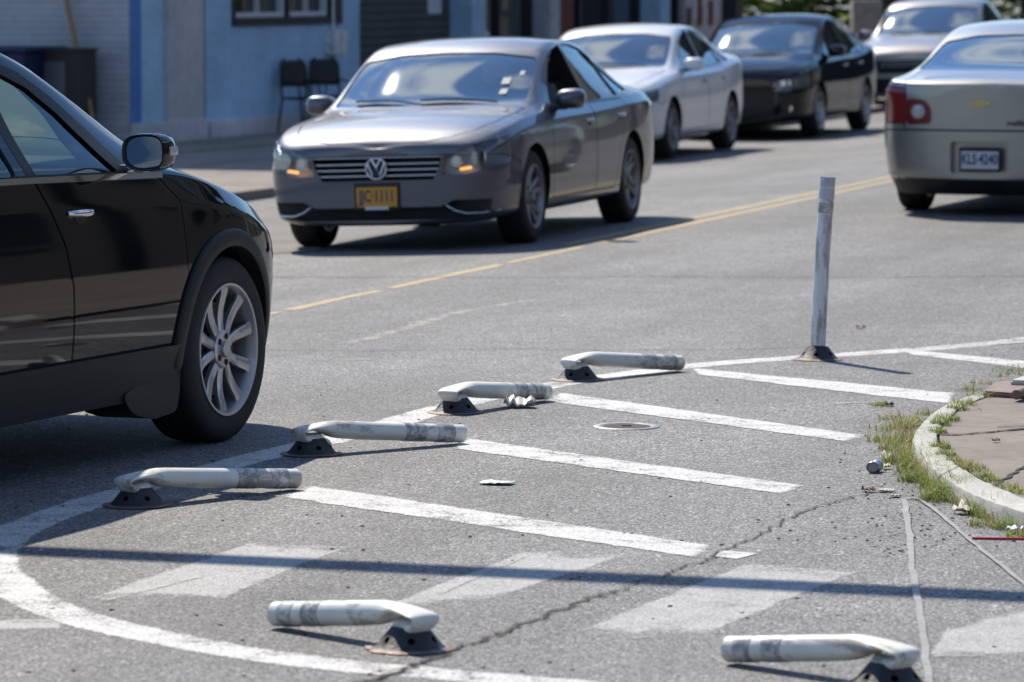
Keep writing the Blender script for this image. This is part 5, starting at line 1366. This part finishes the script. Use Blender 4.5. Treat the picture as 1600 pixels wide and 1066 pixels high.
sf = empty('shopfront_building', (FA.x, FA.y, GZ), FR, label='dark shopfront building with pale blue posts behind the queue of cars', cat='building')
tS = tE+.01; tF = ft(1170)[0]
b = MB(); fx(b, tS, tF, 0, 3.2, .55, .75); fx(b, tS, tF, 2.9, 6.4, .0, .549); fx(b, tS, tF, 6.15, 6.35, .8, 9, 1); fx(b, tF-.3, tF, 0, 6.3, .8, 9, 2); b.build('wall', [W_['dark'], W_['roof'], W_['dbrick']], sf)
for u0, u1, mt, nm, y0, z1 in ((590, 733, 'shut', 'shutter', .30, 2.9), (735, 757, 'lblue', 'post', -.02, 2.9), (865, 880, 'plinth', 'pier', .05, 2.9), (902, 930, 'red', 'door', .35, 2.3), (1030, 1045, 'lblue', 'post', -.02, 2.9), (562, 572, 'brown', 'door_jamb', .1, 2.9), (1150, 1160, 'dark', 'pier', .0, 2.9)):
    b = MB(); t0, t1 = ft(u0)[0], ft(u1)[0]; fx(b, t0, t1, 0, z1, y0, .545)
    if nm == 'shutter':
        for k in range(26): fx(b, t0+.02, t1-.02, .06+k*.11, .13+k*.11, y0-.02, y0-.002)
    if nm == 'door': fx(b, t0+.05, t1-.05, .9, 1.9, y0-.02, y0-.002)
    b.build(nm, W_[mt], sf)
for u0, u1 in ((760, 862), (882, 900), (935, 1028), (1048, 1088)):
    t0, t1 = ft(u0)[0], ft(u1)[0]; b = MB(); fx(b, t0, t1, 0, .5, .30, .5); fx(b, t0, t0+.08, .5, 2.8, .30, .44); fx(b, t1-.08, t1, .5, 2.8, .30, .44); fx(b, (t0+t1)/2-.03, (t0+t1)/2+.03, .5, 2.8, .31, .43)
    f = b.build('shop_window', M['dframe'], sf); b = MB(); fx(b, t0+.08, t1-.08, .5, 2.8, .38, .39); b.build('pane', M['pane'], f)
t0, t1 = ft(1092)[0], ft(1150)[0]; b = MB(); fx(b, t0, t1, .9, 2.7, .25, .5); f = b.build('shop_window', W_['tan'], sf)
b = MB()
for i in range(6): fx(b, t0+.1+i*(t1-t0-.3)/6, t0+.1+(i+.6)*(t1-t0-.3)/6, 1.15+.12*(i % 2), 1.45+.12*(i % 3), .22, .248, i % 2)
b.build('poster', [W_['red'], M['wframe']], f)
q0, z0 = ft(697, 22); q1, z1 = ft(717, -20); nb = MB(); fx(nb, q0, q1, z0, z1, .262, .278); nb.build('notice', M['whiteplate'], sf)
# sidewalk in front of the buildings, with its kerb, and the driveway apron
K0 = gp(330, 322); KO = 3.2
b = MB(); rows = []
for i in range(41):
    t = -45+i*4; c = K0+LD*t; a_ = c+LN*22
    rows.append([(a_.x, a_.y, GZ), (c.x+LN.x*.15, c.y+LN.y*.15, GZ), (c.x, c.y, GZ-.012), (c.x-LN.x*.01, c.y-LN.y*.01, -.5)])
b.grid(rows); b.build('far_sidewalk', M['walk'], kind='structure')
b = MB(); pA, pB, pC, pD = gp(180, 345), gp(520, 318), gp(500, 392), gp(100, 420)
quad_sheet(b, [pA, pB, pC, pD], .004, 10, 3); b.build('driveway_apron', M['apron'], kind='structure')
b = MB()
for o_ in (1.5, 2.9):
    zrib(b, [FA+FD*t+FN*(o_+.02*math.sin(t*3)) for t in [-6+i*.25 for i in range(70)]], .035, GZ+.003)
for t in range(-4, 12, 2): zrib(b, [FA+FD*t+FN*(i*.3) for i in range(int(KO/.3))], .02, GZ+.003)
b.build('sidewalk_seams', M['crack'], kind='structure')
gb = MB()
for i in range(300):
    t = random.uniform(-2.6, .6); p = FA+FD*t+FN*(1.5+random.gauss(0, .03)); blade((p.x, p.y, GZ), random.uniform(.02, .06), .8, .008, random.choice([0, 0, 1]))
for i in range(220):
    t = random.uniform(-3, 8); p = FA+FD*t+FN*(.14+abs(random.gauss(0, .04))); blade((p.x, p.y, GZ), random.uniform(.02, .07), .8, .008, random.choice([0, 1]))
gb.build('weeds', [M['grass'], M['straw']], fix=False, kind='stuff')
# two dark chairs against the blue wall
def chair(u, label, rz=0.):
    t = ft(u, 150, .35)[0]; p = FA+FD*t+FN*.42; root = empty('chair', (p.x, p.y, GZ), FR-math.pi/2+rz, label=label, cat='chair', group='dark chairs by the blue wall')   # +x faces the road
    m = M['black']
    b = MB(); b.box((0, 0, .44), (.42, .42, .03), bev=.012); b.build('seat', m, root, sm=40)
    b = MB(); rows = []
    for i in range(7):
        zz = .58+.33*i/6; wd = .20*(1-.25*max(0, (i-4)/2)**2); rows.append([(-.22-.04*i/6+.03*(2*j/6-1)**2, wd*(2*j/6-1), zz) for j in range(7)])
    b.grid(rows); o = b.build('backrest', m, root, sm=60); s_ = o.modifiers.new('s', 'SOLIDIFY'); s_.thickness = .014
    for sx_, sy_ in ((1, 1), (1, -1)):
        b = MB(); b.tube([(.19, sy_*.18, .43), (.22, sy_*.20, 0)], .014, 8); b.build('leg', m, root, sm=60)
    for sy_ in (1, -1):
        b = MB(); b.tube([(-.29, sy_*.20, 0), (-.20, sy_*.19, .43), (-.22, sy_*.20, .62), (-.26, sy_*.18, .88), (-.265, sy_*.10, .93)], .014, 8); b.build('leg', m, root, sm=60)
        b = MB(); b.tube([(.19, sy_*.19, .43), (.17, sy_*.22, .62), (-.22, sy_*.19, .66)], .012, 8); b.build('armrest', m, root, sm=60)
chair(467, 'dark chair by the blue wall, left of the pair', -.55)
chair(508, 'dark chair by the blue wall, right of the pair beside the car mirror', -.85)
# things by the whitewashed end wall
def endp(u, fwd):
    """point on the line parallel to the end wall, fwd metres in front of it"""
    c = FA+FD*(tc-fwd); d = ray(u, 150); # c + -FN*k
    k = (c.x*d.y-c.y*d.x)/(FN.x*d.y-FN.y*d.x); return c-FN*k
p = endp(26, .65); ds = empty('dumpster', (p.x, p.y, GZ), FR, label='dark navy dumpster beside the whitewashed end wall', cat='dumpster')
dm_ = plain('navy steel', (.02, .03, .10), .5, .2, var=.3)
b = MB(); b.grid([[(-.45, -.30, .12), (.45, -.30, .12), (.45, 1.1, .12), (-.45, 1.1, .12)], [(-.55, -.36, 1.08), (.5, -.36, 1.08), (.5, 1.16, 1.08), (-.55, 1.16, 1.08)]], closed=True, cap=True); b.build('container', dm_, ds)
b = MB(); b.box((-.03, .40, 1.12), (1.12, 1.60, .06), bev=.02); b.build('lid', dm_, ds)
for sx_ in (-.4, .4):
    for sy_ in (-.25, 1.0): b = MB(); b.tube([(sx_-.02, sy_, .06), (sx_+.02, sy_, .06)], .06, 14); b.build('castor', M['black'], ds)
p = endp(106, .45); cb = empty('cabinet', (p.x, p.y, GZ), FR, label='dark brown cabinet standing right of the navy dumpster', cat='cabinet')
mb_ = plain('dark wood', (.035, .028, .026), .6, var=.3)
b = MB(); b.box((0, 0, .55), (.45, .52, 1.1), bev=.01); b.build('case', mb_, cb)
b = MB(); b.box((-.235, .05, .62), (.02, .26, .72)); b.build('door_panel', plain('grey panel', (.10, .11, .13), .4), cb); b = MB(); b.box((0, 0, 1.115), (.50, .56, .03)); b.build('top_board', mb_, cb)
p = endp(153, .55); p2 = endp(98, .10); b = MB(); b.tube([Vector((0, 0, .02)), Vector(((p2-p).x*.5, (p2-p).y*.5, .95)), Vector(((p2-p).x, (p2-p).y, 1.95))], .03, 10)
o = b.build('pole', plain('weathered wood pole', (.34, .22, .10), .8, var=.3, vscale=20), sm=60, label='weathered wooden pole leaning on the whitewashed wall', cat='pole'); o.location = (p.x, p.y, GZ)
# trees and bushes at the far end of the street, right of the shopfront
M['leafd'] = grass_mat('dark foliage', (.035, .07, .018), (.07, .13, .03)); M['leafl'] = grass_mat('light foliage', (.10, .18, .03), (.18, .22, .05)); M['bark'] = plain('bark', (.09, .07, .055), .9, var=.4, vscale=10, bump=.5, bscale=30)
def tree(p, h, r, label, n=1500, low=.35, cat='tree', name='tree', leaf=.11, seed=1, orange=False):
    rr = random.Random(seed); root = empty(name, p, label=label, cat=cat)
    b = MB(); tip = Vector((rr.uniform(-.2, .2), rr.uniform(-.2, .2), h*.8)); b.tube([Vector((0, 0, -.1)), tip*.3, tip*.65, tip], [.05*h*.5+.03, .04*h*.5, .02*h*.5, .01], 10)
    cl = []
    for k in range(9):
        a = rr.uniform(0, 6.28); z = h*rr.uniform(low, .85); q = Vector((math.cos(a)*r*.7*rr.uniform(.5, 1), math.sin(a)*r*.7*rr.uniform(.5, 1), min(z+.1*h, h*.95))); s0 = tip*(z*.7/h)
        b.tube([s0, s0.lerp(q, .5)+Vector((0, 0, .05*h)), q], [.02*h*.5, .012*h*.5, .006], 6); cl.append(q)
    b.build('trunk', M['bark'], root, sm=60)
    b = MB()
    for k in range(26): cl.append(Vector((rr.gauss(0, r*.45), rr.gauss(0, r*.45), h*rr.uniform(low, 1.0))))
    for i in range(n):
        c = rr.choice(cl); q = c+Vector((rr.gauss(0, r*.20), rr.gauss(0, r*.20), rr.gauss(0, r*.16))); a, t = rr.uniform(0, 6.28), rr.uniform(-1, 1)
        u_ = Vector((math.cos(a), math.sin(a), t*.6)).normalized(); v_ = u_.cross(Vector((rr.uniform(-1, 1), rr.uniform(-1, 1), 1))).normalized(); s_ = leaf*rr.uniform(.5, 1.3)
        b.face([q-u_*s_, q+v_*s_*.5, q+u_*s_, q-v_*s_*.5], rr.choice([0, 0, 1]) if not (orange and rr.random() < .06) else 2)
    b.build('crown', [M['leafd'], M['leafl'], plain('orange blossom', (.7, .16, .04), .6)], root, fix=False)
def far(u, Y, z=0.): return Vector(((u-800)/F*Y, Y, -.04))
for i, (u, Y, h, r, lb, org) in enumerate([(1400, 84, 3.0, 1.1, 'leafy green shrub with orange flecks above the black sedan', True), (1352, 92, 5.5, 2.2, 'dark tree beyond the end of the shopfront', False), (1470, 96, 6.5, 2.6, 'dark tree behind the tall bronze car', False), (1600, 100, 7, 3, 'dark tree at the far upper right', False), (1245, 96, 6.5, 2.4, 'dark tree just right of the shopfront corner', False)]):
    tree(far(u, Y), h, r, lb, 2200 if not org else 1800, low=.06 if org else .12, leaf=.12 if org else .22, seed=i+3, orange=org)
b = MB(); c = far(1352, 80); b.box((0, 0, .75), (.55, .5, 1.5), bev=.03); b.box((0, -.26, 1.1), (.35, .03, .4)); o = b.build('utility_box', plain('pale utility box', (.30, .27, .23), .7, var=.3), sm=40, label='pale box standing under the dark trees above the black sedan', cat='utility box'); o.location = (c.x, c.y, 0)
b_end = LA+LD*150-LN*40
# unseen brick row, near side and behind the viewer, added to darken car reflections
def reflection_house(p, rz, L, D, h, label, mat='dbrick'):
    root = empty('reflection_building', p, rz, label=label, cat='building')
    b = MB(); b.box((L/2, D/2, h/2), (L, D, h)); b.build('wall', W_[mat], root)
    b = MB(); b.box((L/2, D/2, h+.1), (L+.3, D+.3, .22)); b.build('roof', W_['roof'], root)
    for fl in range(int(h//3)):
        for k in range(int(L//2.6)):
            b = MB(); b.box((1.5+k*2.6, -.02, 1.7+fl*3), (1.1, .08, 1.5)); f = b.build('window', M['dframe'], root)
            b = MB(); b.box((1.5+k*2.6, -.065, 1.7+fl*3), (.9, .01, 1.3)); b.build('pane', M['pane'], f)
rd = math.atan2(LD.y, LD.x)
reflection_house((b_end.x+40, b_end.y-12, 0), math.pi-.3, 80, 12, 22, 'huge unseen brick block beyond the far end of the street, added to darken reflections')  # added block, keeps the bright horizon out of the car sides
for i, (t, o_, L, h, lb) in enumerate([(-6, 12.5, 15, 5.8, 'unseen brown brick row house added across the street, nearest the corner'), (9.5, 12.5, 16, 6.6, 'taller unseen brown brick house added across the street'), (26, 13.5, 18, 10, 'long unseen brown brick house added across the street'), (45, 13, 22, 14, 'big unseen brick house added far down the street'), (68, 12, 26, 17, 'tallest unseen brick block added at the far end of the street')]):
    p = LA+LD*(t+L)-LN*o_; reflection_house((p.x, p.y, 0), rd+math.pi, L, 9, h, lb)
for i, (x, L, h, lb) in enumerate([(-20, 15, 9, 'added brick house behind the viewer, leftmost'), (-4.5, 14, 10, 'added brick house straight behind the viewer'), (10, 16, 8.5, 'added brick house behind the viewer, rightmost')]):
    reflection_house((x+L, -12, 0), math.pi, L, 9, h, lb)
